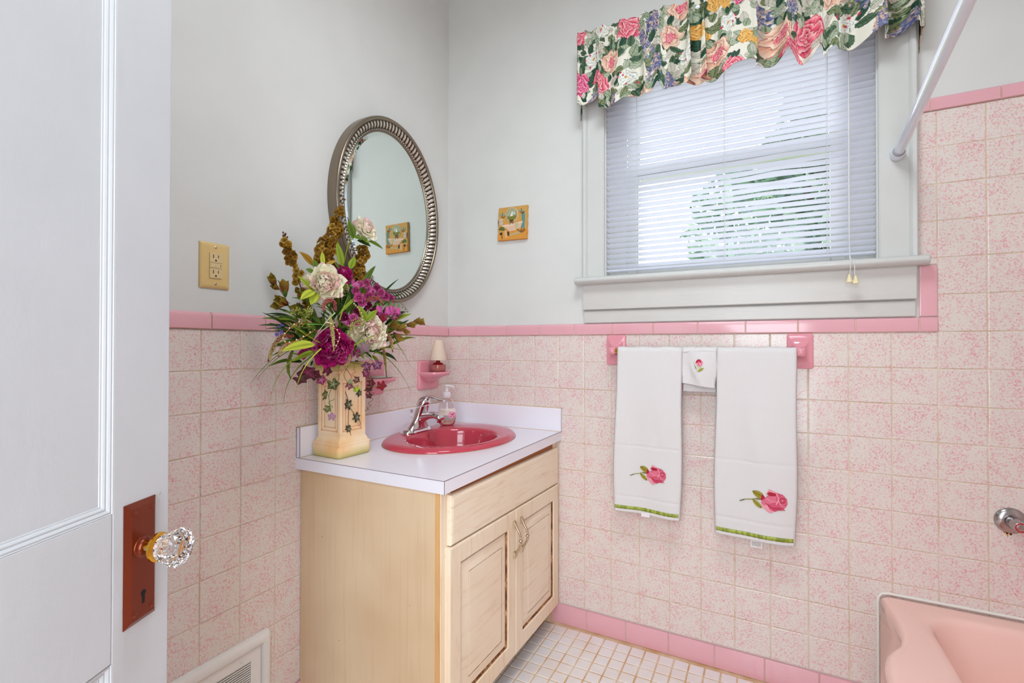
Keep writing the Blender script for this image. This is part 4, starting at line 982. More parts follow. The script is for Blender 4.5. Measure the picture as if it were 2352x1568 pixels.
n1, n2 = 121, 125; A = np.zeros((n2, n1, 3)); gi = np.linspace(0, 249, n2).astype(int); gj = np.linspace(0, 239, n1).astype(int)
hgt = cvp.m[gi][:, gj]*0.0025
hgt = (hgt+np.roll(hgt, 1, 0)+np.roll(hgt, 1, 1)+np.roll(hgt, -1, 0)+np.roll(hgt, -1, 1))/5
rotp = radians(-1.2); pcx, pcz = (pX0+pX1)/2, (pZ0+pZ1)/2
for j in range(n2):
    for i in range(n1):
        x = pX0+(pX1-pX0)*i/(n1-1)-pcx; z = pZ1-(pZ1-pZ0)*j/(n2-1)-pcz
        ed = min(i, j, n1-1-i, n2-1-j); dep = -0.013 if ed > 1 else (-0.0115 if ed == 1 else -0.002)
        x2 = x*cos(rotp)-z*sin(rotp)+0.001*sin(j*0.21)*(ed < 3); z2 = x*sin(rotp)+z*cos(rotp)
        A[j, i] = (pcx+x2, dep-(hgt[j, i] if ed > 1 else 0), pcz+z2)
MB().grid(A, C=linnp(cvp.a[gi][:, gj])).build('relief_tile', m_relief, pl, smooth=45)

# ------------------------------------------------------------------ wall register (vent)
vr = thing('wall_vent', 'white metal wall register low on the left wall beside the vanity', 'vent', (0.0, -1.14, 0.16))
vy0, vy1, vz0, vz1 = -1.40, -0.912, 0.035, 0.303
def fr_ring(ins, x, r=0.012): 
    return np.array([(x, y, z) for y, z in rrect(vy0+ins, vy1-ins, vz0+ins, vz1-ins, max(0.002, r-ins*0.5), 4)])
mb = MB(); mb.loops([fr_ring(0, 0.002), fr_ring(0.0, 0.010), fr_ring(0.004, 0.017), fr_ring(0.012, 0.021), fr_ring(0.026, 0.021), fr_ring(0.031, 0.018), fr_ring(0.033, 0.012), fr_ring(0.034, 0.004)], cap1=False)
mb.build('register_frame', m_regist, vr, smooth=45, fixn=True)
mb = MB(); i0 = 0.034
gy0, gy1, gz0, gz1 = vy0+i0+0.03, vy1-i0-0.030, vz0+i0+0.03, vz1-i0-0.028
mb.box(vy0*0+0.006, 0.014, vy0+i0, gy0, vz0+i0, vz1-i0); mb.box(0.006, 0.014, gy1, vy1-i0, vz0+i0, vz1-i0); mb.box(0.006, 0.014, gy0, gy1, gz1, vz1-i0); mb.box(0.006, 0.014, gy0, gy1, vz0+i0, gz0)
mb.build('register_faceplate', m_regist, vr)
mb = MB(); z = gz0+0.004
while z < gz1-0.003:
    mb.box(0.0085, 0.0128, gy0, gy1, z, z+0.0026); z += 0.0064
mb.build('register_louvers', m_regist, vr)
MB().box(0.0045, 0.0050, gy0, gy1, gz0, gz1).build('register_damper', m_black, vr)
MB().lathe([(0.0050, 0.014), (0.0048, 0.0155), (0.003, 0.0165), (0.0005, 0.0168)], (0, vy1-i0-0.058, vz1-i0-0.014), axis='x', n=16).build('screw', m_regist, vr, smooth=40)

# ------------------------------------------------------------------ bathtub
tbx = thing('bathtub', 'peach pink enamel bathtub against the tiled window wall', 'bathtub', (1.98, -0.76, 0.0))
tcx, tcy = 1.99, -0.76; N = 240; aa = np.linspace(-pi, pi, N, endpoint=False)
def ray_poly(poly, c, angs):
    P = np.asarray(poly); out_ = []
    for a in angs:
        d = np.array([cos(a), sin(a)]); best = 0
        for p, q in zip(P, np.roll(P, -1, 0)):
            e = q-p; den = d[0]*e[1]-d[1]*e[0]
            if abs(den) < 1e-12: continue
            r = p-c; t = (r[0]*e[1]-r[1]*e[0])/den; u = (r[0]*d[1]-r[1]*d[0])/den
            if t > 0 and -1e-6 <= u <= 1+1e-6: best = max(best, t)
        out_.append(c+d*best)
    return np.array(out_)
half_o = [(1.6135, -0.0045), (1.617, -0.05), (1.624, -0.11), (1.626, -0.19), (1.622, -0.245), (1.607, -0.29), (1.585, -0.322), (1.567, -0.36), (1.556, -0.41), (1.548, -0.50), (1.545, -0.62), (1.544, -0.76)]
mir_ = [(x, -1.52-y) for x, y in half_o[:-1]][::-1]
outer = half_o+mir_+[(2.372, -1.5155), (2.3735, -0.0045)]
outer_s = ray_poly(outer, np.array([tcx, tcy]), aa)
simple = [(1.6135, -0.0045), (1.6135, -1.5155), (2.372, -1.5155), (2.3735, -0.0045)]
def inner_ring(ins, r=0.10):
    return ray_poly(rrect(1.706+ins, 2.285-ins, -1.44+ins*1.4, -0.088-ins, max(0.05, r), 10), np.array([tcx, tcy]), aa)
cc = np.array([tcx, tcy])
def inset(L, d): 
    v_ = L-cc; n_ = np.linalg.norm(v_, axis=1)[:, None]; return L-v_/n_*d
W3 = lambda L, z: np.concatenate([L, np.full((len(L), 1), z)], 1)
apron = inset(outer_s, 0.03); k_ = ((outer_s[:, 0] < 1.70) & (outer_s[:, 1] < -0.03))[:, None]; apron = np.where(k_, apron, outer_s)
rimz = 0.374
Ls = [W3(apron, 0.001), W3(apron, 0.30), W3(inset(outer_s, 0.006), 0.335), W3(outer_s, 0.350), W3(inset(outer_s, 0.0015), 0.360), W3(inset(outer_s, 0.006), 0.368), W3(inset(outer_s, 0.016), rimz-0.001)]
I0 = inner_ring(0)
oi = inset(outer_s, 0.03)
Ls += [W3(oi, rimz), W3(I0+(oi-I0)*0.35, rimz), W3(I0+(oi-I0)*0.16, rimz-0.002), W3(I0+(oi-I0)*0.06, rimz-0.007), W3(I0, rimz-0.018), W3(inner_ring(0.010), rimz-0.05), W3(inner_ring(0.03), rimz-0.15), W3(inner_ring(0.055), 0.10), W3(inner_ring(0.085), 0.065), W3(inner_ring(0.15), 0.05), W3(inner_ring(0.25, 0.03), 0.046)]
MB().loops(Ls, cap0=True).build('tub_shell', m_tub, tbx, smooth=50, fixn=True)
mb = MB(); mb.tube([(1.6125, -0.006, 0.0), (1.6125, -0.006, 0.345), (1.614, -0.006, 0.362), (1.622, -0.006, 0.3735), (1.64, -0.006, 0.377), (2.36, -0.006, 0.377)], 0.0045, n=8)
mb.build('caulk_bead', m_caulk, tbx, smooth=60)
# hot water handle
hv = thing('tub_faucet_handle', 'chrome tub tap handle with red ring on the tiled wall', 'tap handle', (1.914, -0.004, 0.6455))
MB().lathe([(0.036, 0.0), (0.036, 0.002), (0.034, 0.006), (0.028, 0.010), (0.018, 0.0115), (0.012, 0.012)], (1.914, -0.004, 0.6455), axis='-y', n=40).build('escutcheon', m_dull, hv, smooth=45, fixn=True)
mb = MB(); mb.lathe([(0.0125, 0.009), (0.0125, 0.016), (0.0155, 0.017), (0.0175, 0.022), (0.0165, 0.040), (0.0145, 0.058), (0.0135, 0.063), (0.011, 0.0645)], (1.914, -0.004, 0.6455), axis='-y', n=32); mb.build('handle', m_dull, hv, smooth=45, fixn=True)
MB().lathe([(0.0128, 0.0640), (0.0128, 0.0652), (0.0100, 0.0652), (0.0100, 0.0640)], (1.914, -0.004, 0.6455), axis='-y', n=32).build('red_index_ring', m_red, hv, smooth=45)
mb = MB()
for q_ in range(7):
    x_, z_, l_ = 1.898+random.random()*0.02, 0.612-random.random()*0.002, 0.004+random.random()*0.012
    mb.add([(x_-0.003, -0.0043, z_), (x_+0.003, -0.0043, z_), (x_+0.0006, -0.0043, z_-l_)], [(0, 1, 2)])
mb.build('rust_stain', m_rust, hv)

# ------------------------------------------------------------------ door (open into the room on the left)
Dd = FW*0+np.array([_c, _s, 0])+0.058*np.array([_s, -_c, 0]); Dd /= np.linalg.norm(Dd); Dn = np.array([Dd[1], -Dd[0], 0])
Eend = CAM*np.array([1, 1, 0])+np.array([_c, _s, 0])*0.7264+np.array([_s, -_c, 0])*(0.0421-0.559)
DWID = 0.762; hinge = Eend-Dd*DWID
door = thing('door_1', 'white painted panel door standing open at left', 'door', (0, 0, 0), kind='structure'); door.location = tuple(hinge)
door.rotation_euler = (0, 0, atan2(Dd[1], Dd[0])); ORG[door.name] = np.zeros(3)
# local frame: +x along the door to the free edge, -y towards the room side seen by the camera
def dl(P): return P
S0 = DWID-0.7264           # local x = D + S0
xs_ = lambda D: D+S0
mb = MB(); TH = 0.035; st = 0.0955; z1 = 2.03
sx0, sx1 = st, DWID-st
mb.box(0, sx0, 0, TH, 0.008, z1); mb.box(sx1, DWID, 0, TH, 0.008, z1)
mb.box(sx0, sx1, 0, TH, 0.717, 0.913); mb.box(sx0, sx1, 0, TH, 0.008, 0.24); mb.box(sx0, sx1, 0, TH, z1-0.11, z1)
mb.build('door_frame', m_door, door, local=True, bevel=0.0018)
for z0_, z1_ in ((0.913, z1-0.11), (0.24, 0.717)):
    MB().box(sx0, sx1, 0.0075, 0.0275, z0_, z1_).build('door_panel', m_door, door, local=True)
    pr = [(0, 0.0), (0.0006, 0.0016), (0.0030, 0.0010), (0.0052, 0.0024), (0.0056, 0.0042), (0.0080, 0.0036), (0.0102, 0.0048), (0.0106, 0.0064), (0.0126, 0.0066), (0.0132, 0.0078)]
    mb = MB(); Ls = [np.array([(sx0+o_, y_, z0_+o_), (sx1-o_, y_, z0_+o_), (sx1-o_, y_, z1_-o_), (sx0+o_, y_, z1_-o_)]) for o_, y_ in pr]
    mb.loops(Ls, cap0=False, cap1=False); mb.build('panel_moulding', m_door, door, local=True, smooth=28)
# escutcheon plate
pxl, pxr, pz0, pz1 = xs_(0.6472), xs_(0.7000), 0.7495, 0.9172
ep = MB(); Ls = []
for ins, yy in ((0, -0.0002), (0, -0.0012), (0.0072, -0.0062), (0.009, -0.0063)):
    Ls.append(np.array([(pxl+ins, yy, pz0+ins), (pxr-ins, yy, pz0+ins), (pxr-ins, yy, pz1-ins), (pxl+ins, yy, pz1-ins)]))
epo = ep.loops(Ls).build('lock_plate', m_plate, door, local=True, smooth=20, label='copper brown lock plate')
kx, kz = xs_(0.6727), 0.8535
mb = MB()
kc = (kx+0.001, -0.0064, 0.789)
mb.lathe([(0.0042, 0.0), (0.0042, 0.0002)], (kc[0], kc[1], kc[2]), axis='-y', n=18); mb.box(kc[0]-0.0022, kc[0]+0.0022, kc[1]-0.0002, kc[1], kc[2]-0.0145, kc[2]-0.002)
mb.build('keyhole', m_black, epo, local=True)
for sxx, szz in ((pxl+0.0125, pz1-0.0150), (pxr-0.0115, pz1-0.0135), (pxl+0.0125, pz0+0.0160), (pxr-0.0115, pz0+0.0150)):
    s_o = MB().lathe([(0.0040, 0.0060), (0.0040, 0.0066), (0.0028, 0.0078), (0.0006, 0.0082)], (sxx, 0, szz), axis='-y', n=16).build('plate_screw', m_plate, epo, local=True, smooth=40)
mb = MB(); mb.lathe([(0.0155, 0.0060), (0.0150, 0.0075), (0.0125, 0.0085), (0.0110, 0.0095), (0.0105, 0.012)], (kx, 0, kz), axis='-y', n=30); mb.build('knob_rosette', m_plate, door, local=True, smooth=45)
kb = MB().lathe([(0.0088, 0.010), (0.0090, 0.024), (0.0110, 0.0255), (0.0185, 0.0262), (0.0196, 0.0272), (0.0196, 0.0300), (0.0180, 0.0312), (0.0150, 0.0316)], (kx, 0, kz), axis='-y', n=36).build('knob_shank', m_brass, door, local=True, smooth=40)
MB().lathe([(0.0020, -0.0005), (0.0020, 0.0012), (0.0004, 0.0016)], (kx-0.0088, -0.017, kz), axis='x', n=12).build('set_screw', m_nickel, kb, local=True, smooth=40)
nf = 12; mb = MB(); Ls = []
for r, h, tw, star in ((0.0150, 0.0330, 0, 0.0), (0.0172, 0.0350, 0, 0.02), (0.0188, 0.042, 0, 0.04), (0.0210, 0.048, 0, 0.04), (0.0250, 0.0560, 0, 0.05), (0.0252, 0.0595, 0, 0.05), (0.0215, 0.0645, 0, 0.03), (0.0160, 0.0690, 0, 0.01), (0.0100, 0.0700, 0, 0.0)):
    L = []
    for i in range(nf*2):
        a = 2*pi*(i+tw)/(nf*2); rr = r*(1+(star if i % 2 else -star)); L.append((kx+rr*cos(a), -h, kz+rr*sin(a)))
    Ls.append(np.array(L))
mb.loops(Ls).build('crystal_knob', m_crystal, door, local=True, fixn=True)
mb = MB()
for q_, (dx_, dz_, l_) in enumerate(((0.006, 0.028, 0.006), (0.0045, -0.002, 0.003), (0.0055, 0.003, 0.002))):
    x_ = pxr+0.002+dx_; z_ = 0.905+dz_*0.3; 
    mb.add([(x_, -0.0003, z_), (x_+0.0022, -0.0003, z_+l_*0.8), (x_+0.0030, -0.0003, z_+l_), (x_+0.0012, -0.0003, z_+0.001)], [(0, 1, 2, 3)])
mb.build('paint_chip', m_slot, door, local=True)
for hz in (0.25, 1.75):
    MB().tube([(0.0, -0.004, hz-0.045), (0.0, -0.004, hz+0.045)], 0.006, n=12).build('hinge', m_brass, door, local=True, smooth=40)

# doorway trim on the front wall (behind the camera)
mb = MB()
for x0_, x1_ in ((0.69, 0.78), (1.585, 1.675)): mb.box(x0_, x1_, YF, YF+0.02, 0, 2.08)
mb.box(0.69, 1.675, YF, YF+0.02, 2.08, 2.17); mb.build('trim_1', m_trim, kind='structure', bevel=0.002)
# unseen ceiling lamp added as a fixture for the fill light below it
clp = thing('added_ceiling_lamp', 'added opal glass ceiling lamp, out of view, fixture for the fill light', 'ceiling lamp', (1.12, -1.08, ZC))
MB().lathe([(0.17, 0.0), (0.17, -0.02), (0.155, -0.03)], (1.12, -1.08, ZC), n=40).build('lamp_base', m_nickel, clp, smooth=40, fixn=True)
MB().lathe([(0.15, -0.03), (0.165, -0.06), (0.15, -0.10), (0.10, -0.135), (0.03, -0.148)], (1.12, -1.08, ZC), n=40).build('lamp_bowl', m_lampglass, clp, smooth=60, fixn=True)

# ------------------------------------------------------------------ outside
MB().box(-12, 14, 0.6, 26, -0.62, -0.6).build('ground_outdoors', m_grass, kind='structure')
MB().box(-0.12, XR+0.12, 0.131, 0.60, -0.62, -0.6).build('ground_strip', m_grass, kind='structure')
def tree(name, label, c, R, n, trunk_r, cols):
    t = thing(name, label, 'tree', (c[0], c[1], -0.6)); mb = MB()
    V = []; F = []; C = []
    for i in range(n):
        d = rng.normal(0, 1, 3); d /= np.linalg.norm(d); r = (0.35+0.65*rng.random()**0.5)*(1+0.18*sin(5*d[0]+3*d[2]))
        P = np.array(c)+d*np.array(R)*r; s_ = 0.05+0.06*rng.random()
        a = rng.normal(0, 1, 3); a /= np.linalg.norm(a); b_ = np.cross(a, rng.normal(0, 1, 3)); b_ /= np.linalg.norm(b_)
        k = len(V); V += [P-a*s_, P+b_*s_*0.4, P+a*s_, P-b_*s_*0.4]; F.append((k, k+1, k+2, k+3)); q = linnp(np.array(cols[rng.integers(len(cols))], float)); C += [q]*4
    mb.add(V, F, 0, np.array(C)); mb.build('foliage', m_leafout, t)
    mb = MB(); mb.tube([(c[0], c[1], -0.6), (c[0]+0.05, c[1], c[2]-R[2]*0.5), (c[0], c[1]+0.05, c[2])], [trunk_r, trunk_r*0.8, trunk_r*0.4], n=10)
    for q_ in range(5): a = q_*1.3; mb.tube([(c[0], c[1], c[2]-R[2]*0.5), (c[0]+cos(a)*R[0]*0.6, c[1]+sin(a)*R[1]*0.6, c[2]+R[2]*0.2*(q_-2))], [trunk_r*0.5, 0.01], n=6)
    mb.build('trunk', m_bark, t)
GC = [(66, 104, 70), (92, 128, 96), (48, 84, 62), (120, 150, 124), (86, 110, 104), (146, 170, 140)]
tree('leafy_tree', 'leafy green tree seen through the right part of the blind', (2.32, 4.0, 2.2), (1.55, 1.3, 2.1), 15000, 0.12, GC)

# ------------------------------------------------------------------ pedestal vase
VC = np.array([0.0900, -0.7185, CT]); VH = 0.066; vrot = radians(-3.0)
pv = thing('pedestal_vase', 'square antiqued cream and peach column vase with painted ivy on the countertop', 'vase', tuple(VC))
def sq(hw, z, r=0.004, n=4):
    return np.array([(x, y, z) for x, y in rrect(-hw, hw, -hw, hw, min(r, hw*0.5), n)])
def vrotate(P):
    P = np.asarray(P, float); c_, s_2 = cos(vrot), sin(vrot)
    return np.stack([P[..., 0]*c_-P[..., 1]*s_2, P[..., 0]*s_2+P[..., 1]*c_, P[..., 2]], -1)+VC
vp = [(0.060, 0.000, 0.010), (0.0635, 0.003, 0.012), (0.0660, 0.012, 0.014), (0.0660, 0.026, 0.014), (0.0640, 0.034, 0.010), (0.0630, 0.0365, 0.005), (0.0640, 0.040, 0.005), (0.0630, 0.043, 0.005), (0.0585, 0.0455, 0.004), (0.0575, 0.050, 0.004), (0.0530, 0.058, 0.003), (0.0515, 0.064, 0.002), (0.0512, 0.066, 0.002)]
mb = MB(); mb.loops([vrotate(sq(h, z, r)) for h, z, r in vp], cap1=False)
mb.loops([vrotate(sq(h, z, r)) for h, z, r in [(0.0512, 0.246, 0.002), (0.0530, 0.249, 0.002), (0.0550, 0.257, 0.003), (0.0590, 0.264, 0.003), (0.0610, 0.270, 0.003), (0.0625, 0.276, 0.004), (0.0625, 0.290, 0.004), (0.0600, 0.296, 0.004), (0.054, 0.296, 0.003), (0.052, 0.285, 0.003), (0.050, 0.262, 0.003), (0.001, 0.262, 0.0003)]], cap0=False)
# shaft faces with a sunken panel framed by two steps
HS = 0.0512
def panel_face(k):
    n1, n2 = 34, 60; A = np.zeros((n2, n1, 3))
    for j in range(n2):
        for i in range(n1):
            u = -HS+2*HS*i/(n1-1); z = 0.066+0.18*j/(n2-1)
            e = min(HS-abs(u), z-0.066, 0.246-z)
            d_ = np.interp(e, [0, 0.011, 0.0135, 0.0175, 0.0195, 0.024, 0.03], [0, 0, -0.0028, -0.0028, -0.0012, -0.0045, -0.0045])
            P = (u, -(HS+d_), z); a = k*pi/2; A[j, i] = (P[0]*cos(a)-P[1]*sin(a), P[0]*sin(a)+P[1]*cos(a), z)
    return vrotate(A)
for k in range(4): mb.grid(panel_face(k))
mb.build('vase_body', m_vase, pv, smooth=45)
def leafpts(n, lob, seed):
    R = random.Random(seed); out_ = []
    for i in range(n):
        a = 2*pi*i/n; r = 0.52+0.55*(1-abs(sin(lob*a/2)))**1.2; r *= 1+0.05*R.uniform(-1, 1); out_.append((r*sin(a), r*cos(a)))
    return out_
DK = linnp(np.array((52., 66., 44.))); BR = linnp(np.array((92., 66., 44.))); PLc = linnp(np.array((176., 176., 140.)))
def relief_leaf(u, z, r, rot, side=1, sq_=1.0):
    V = []; C = []; a = side*pi/2; pts = leafpts(42, 6, int(u*1e4+z*1e3)); off = HS-0.0012
    def put(lx, lz, h):
        P = (lx, -(off+h), lz); return (P[0]*cos(a)-P[1]*sin(a), P[0]*sin(a)+P[1]*cos(a), lz)
    V.append(put(u, z, 0.0035)); C.append(PLc)
    for k, (rr, h) in enumerate(((0.45, 0.0035), (0.8, 0.0024), (1.0, -0.003))):
        for i, (x, y) in enumerate(pts):
            x2, y2 = x*cos(rot)-y*sin(rot), x*sin(rot)+y*cos(rot); V.append(put(u+x2*r*rr*sq_, z+y2*r*rr, h+0.0006*cos(i*2.1)))
            C.append(PLc*0.35+DK*0.65 if k == 0 and i % 3 else (DK if (i//7+k) % 3 else BR))
    n = len(pts); F = [(0, 1+i, 1+(i+1) % n) for i in range(n)]
    for k in range(2):
        for i in range(n): F.append((1+k*n+i, 1+(k+1)*n+i, 1+(k+1)*n+(i+1) % n, 1+k*n+(i+1) % n))
    mb = MB(); mb.add(vrotate(V), F, 0, np.array(C)); return mb.build('painted_ivy_leaf', m_relief, pv, smooth=60)
for u, z, r, rt_ in ((-0.0165, 0.163, 0.0185, 0.3), (0.0165, 0.119, 0.0175, -0.2), (-0.0165, 0.086, 0.0145, 0.5), (0.026, 0.196, 0.013, 0.9)): relief_leaf(u, z, r, rt_)
mb = MB(); a = pi/2
stm = lambda pts: vrotate([( -(-(HS-0.0005))*sin(a)*1.0, u_, z_) for u_, z_ in pts])
for pts in (((-0.030, 0.205), (-0.022, 0.185), (-0.0165, 0.163)), ((-0.017, 0.150), (-0.018, 0.120), (-0.018, 0.092)), ((-0.010, 0.150), (0.002, 0.135), (0.008, 0.125)), ((0.024, 0.112), (0.030, 0.100), (0.028, 0.088)), ((-0.012, 0.076), (-0.008, 0.066), (-0.010, 0.060))):
    P = vrotate([(HS-0.0002, u_, z_) for u_, z_ in pts]); mb.tube(spline(P, 10), 0.0009, n=6, C=BR)
mb.build('painted_stems', m_relief, pv, smooth=60)
MB().loops([vrotate(sq(h, z, 0.002)) for h, z in ((0.0505, 0.263), (0.0512, 0.272), (0.042, 0.281), (0.02, 0.287), (0.002, 0.288))]).build('moss_filling', Mat('dark_moss', (44, 50, 26), 0.95).m, pv)

# ------------------------------------------------------------------ silk flower arrangement
fa = thing('flower_arrangement', 'large silk flower arrangement of cream and magenta blooms in the column vase', 'flower arrangement', (VC[0], VC[1], CT+0.288))
ROOT = np.array([VC[0], VC[1], CT+0.285])
CT3 = lambda c: linnp(np.array(c, float))
F3 = lambda x, y, X: px(x, y, 'x', X)
CREAM, BLUSH, PEACHC = CT3((255, 250, 226)), CT3((255, 214, 212)), CT3((255, 226, 186))
MAG, MAGD, MAGL = CT3((186, 28, 112)), CT3((112, 8, 60)), CT3((222, 104, 164))
OLB, OLD, OLL = CT3((170, 124, 34)), CT3((104, 66, 16)), CT3((206, 162, 66))
LG, LD, LM, LY = CT3((146, 166, 46)), CT3((54, 80, 30)), CT3((104, 130, 44)), CT3((196, 204, 66))
BUR, BURD, PUR = CT3((136, 44, 76)), CT3((82, 28, 42)), CT3((170, 110, 150))
R = random.Random(21)
def unit(v): v = np.asarray(v, float); return v/(np.linalg.norm(v)+1e-12)
def tocam(P): return unit(CAM-np.asarray(P))
def petal(mb, base, d, nrm, L, W, cup=0.35, curl=0.4, c0=None, c1=None, nu=5, nv=6, tip=0.5, ruf=0.0, wp=0.7):
    d = unit(d); side = unit(np.cross(d, nrm)); nrm = unit(np.cross(side, d)); A = []; C = []
    phx = R.uniform(0, 6)
    for j in range(nv):
        v = j/(nv-1); w_ = W*(sin(pi/2*max(0.04, v)/0.6)**0.7 if v < 0.6 else sqrt(max(0.0, 1-((v-0.6)/0.425)**2)))
        row = []; rc = []
        for i in range(nu):
            u = -1+2*i/(nu-1)
            P = base+d*(L*v*(1-0.10*u*u*v))+side*(u*w_)+nrm*(cup*W*u*u+curl*L*v*v+ruf*L*v*sin(u*3.4+phx))
            row.append(P); rc.append(c0*(1-v)+c1*v)
        A.append(row); C.append(rc)
    mb.grid(np.array(A), C=np.array(C))
def frame_of(f):
    f = unit(f); a = unit(np.cross(f, (0, 0, 1)) if abs(f[2]) < 0.9 else np.cross(f, (1, 0, 0))); return f, a, np.cross(f, a)
def bloom(name, c, face, Rr, ca, cb, cc_, n=46, ruf=0.10, parent=fa, center=None):
    f, a, b = frame_of(face); mb = MB()
    for k in range(n):
        t = k/(n-1); th = k*2.39996+R.uniform(-0.2, 0.2); phi = radians(88-76*t+R.uniform(-7, 7))
        lat = a*cos(th)+b*sin(th); d = lat*sin(phi)+f*cos(phi); L = Rr*(1.02-0.42*t)*R.uniform(0.88, 1.1)
        base = c-f*Rr*(0.30-0.16*t)+lat*Rr*0.10*(1-t)
        col0 = ca*(1-t)+cc_*t; colt = cb if R.random() < 0.35 else ca
        petal(mb, base, d, f*sin(phi)-lat*cos(phi), L, Rr*(0.44-0.16*t)*R.uniform(0.85, 1.15), 0.42, 0.30*(0.3+t), col0, colt, ruf=ruf, nu=6, nv=7, tip=0.45)
    return mb.build(name, m_silk, parent, smooth=179)
def leaf(mb, base, tipp, W, col, col2=None, droop=0.12, fold=0.25, up=None, n=9):
    base, tipp = np.asarray(base, float), np.asarray(tipp, float); L = np.linalg.norm(tipp-base); d = unit(tipp-base)
    up = unit(tocam(base)*0.8+np.array([0, 0, 0.6])) if up is None else up
    side = unit(np.cross(d, up)); nr = np.cross(side, d); A = []; C = []; col2 = col*0.6 if col2 is None else col2
    for j in range(n):
        v = j/(n-1); w_ = W*sin(pi*min(0.995, v**0.82))**0.85+0.0003; cen = base+d*L*v+nr*(droop*L*(4*v*(1-v))*0.5)
        A.append([cen+side*w_*u+nr*abs(u)*w_*fold for u in (-1, -0.55, 0, 0.55, 1)])
        sh = 0.82+0.18*sin(v*9); C.append([col*sh, col*1.06, col2, col*1.06, col*sh])
    mb.grid(np.array(A), C=np.clip(np.array(C), 0, 1))
def stem(mb, pts, r=0.0012, col=LM, n=14, k=6): mb.tube(spline(pts, n), np.linspace(r*1.2, r*0.7, n), n=k, C=col)
def leafobj(name, items, label=None):
    mb = MB()
    for it in items: leaf(mb, *it)
    return mb.build(name, m_silk, fa, smooth=179, label=label)

# stems from the vase to the heads
def connect(P, col=LM, r=0.0015, bend=0.03):
    mid = (ROOT+np.asarray(P))/2+np.array([0, 0, bend]); mb = MB(); stem(mb, [ROOT+np.array([R.uniform(-.012, .012), R.uniform(-.012, .012), -0.012]), mid, P], r, col, 16); return mb.build('stem', m_silk, fa, smooth=60)

# cream and magenta peonies
p1 = F3(746, 650, 0.205); p2 = F3(838, 526, 0.150); p3 = F3(850, 764, 0.235); m1 = F3(762, 797, 0.235); m2 = F3(786, 632, 0.160)
for nm, c, Rr, face, ca, cb, cc_, n in (('peony', p1, 0.055, (0.8, -0.6, 0.15), CREAM, BLUSH, PEACHC, 70), ('peony', p2, 0.045, (0.9, -0.1, 0.35), CREAM, BLUSH, CREAM, 44), ('peony', p3, 0.058, (0.9, -0.35, -0.05), CREAM, BLUSH, PEACHC, 66),
                                   ('peony', m1, 0.058, (0.8, -0.6, -0.1), MAG, MAGL, MAGD*0.7, 90), ('peony', m2, 0.040, (0.7, -0.3, 0.6), MAG, MAGL, MAGD, 36)):
    o = bloom(nm, c, face, Rr, ca, cb, cc_, n)
    o['label'] = 'cream silk peony' if ca is CREAM else 'magenta silk peony'
    if c is not p2: connect(c-unit(face)*Rr*0.5)
mb = MB(); stem(mb, [ROOT, F3(778, 700, 0.12), F3(789, 610, 0.13), F3(800, 562, 0.14), F3(812, 545, 0.145), p2-np.array([0.01, 0, 0.01])], 0.0020, LG, 30)
mb.build('stem', m_silk, fa, smooth=60)
leafobj('peony_leaves', [(F3(812, 548, .145), F3(800, 505, .15), 0.0125, LM), (F3(811, 550, .145), F3(798, 498, .13), 0.004, LD), (F3(812, 545, .15), F3(845, 550, .17), 0.009, LM), (F3(820, 552, .15), F3(852, 566, .16), 0.010, LD), (F3(845, 553, .16), F3(880, 572, .17), 0.0075, LM), (F3(826, 545, .16), F3(850, 560, .17), 0.006, LG)])
leafobj('peony_leaves', [(F3(722, 668, .20), F3(690, 688, .20), 0.0125, LY), (F3(728, 672, .20), F3(714, 700, .205), 0.0125, LY), (F3(730, 650, .19), F3(706, 658, .18), 0.009, LG), (F3(720, 625, .18), F3(702, 618, .17), 0.007, LM)])
leafobj('upright_leaves', [(F3(742, 612, .17), F3(740, 578, .16), 0.0065, LY), (F3(786, 612, .16), F3(774, 556, .15), 0.0105, LG), (F3(804, 618, .165), F3(815, 590, .165), 0.0105, LG), (F3(727, 618, .16), F3(720, 596, .15), 0.008, LM), (F3(720, 610, .15), F3(688, 578, .14), 0.0105, OLB), (F3(745, 612, .15), F3(775, 598, .15), 0.006, OLL), (F3(780, 618, .16), F3(768, 602, .16), 0.005, LM)])
leafobj('broad_leaf', [(F3(724, 790, .235), F3(648, 806, .225), 0.0150, LY)])
leafobj('broad_leaf', [(F3(726, 806, .22), F3(672, 830, .20), 0.0085, LG)])
leafobj('broad_leaf', [(F3(716, 790, .17), F3(668, 745, .15), 0.015, LM), (F3(730, 785, .19), F3(705, 738, .18), 0.014, LM)])
leafobj('leaf_pair', [(F3(842, 738, .25), F3(822, 702, .245), 0.0105, LG), (F3(842, 738, .25), F3(866, 712, .25), 0.0100, LG), (F3(846, 738, .24), F3(853, 718, .235), 0.006, LM)])
leafobj('long_leaf', [(F3(776, 725, .21), F3(838, 672, .21), 0.0048, LG, None, 0.18)]); leafobj('long_leaf', [(F3(810, 760, .24), F3(782, 690, .19), 0.004, LD)])
leafobj('long_leaf', [(F3(800, 748, .18), F3(752, 676, .17), 0.0065, LD, None, 0.2)])
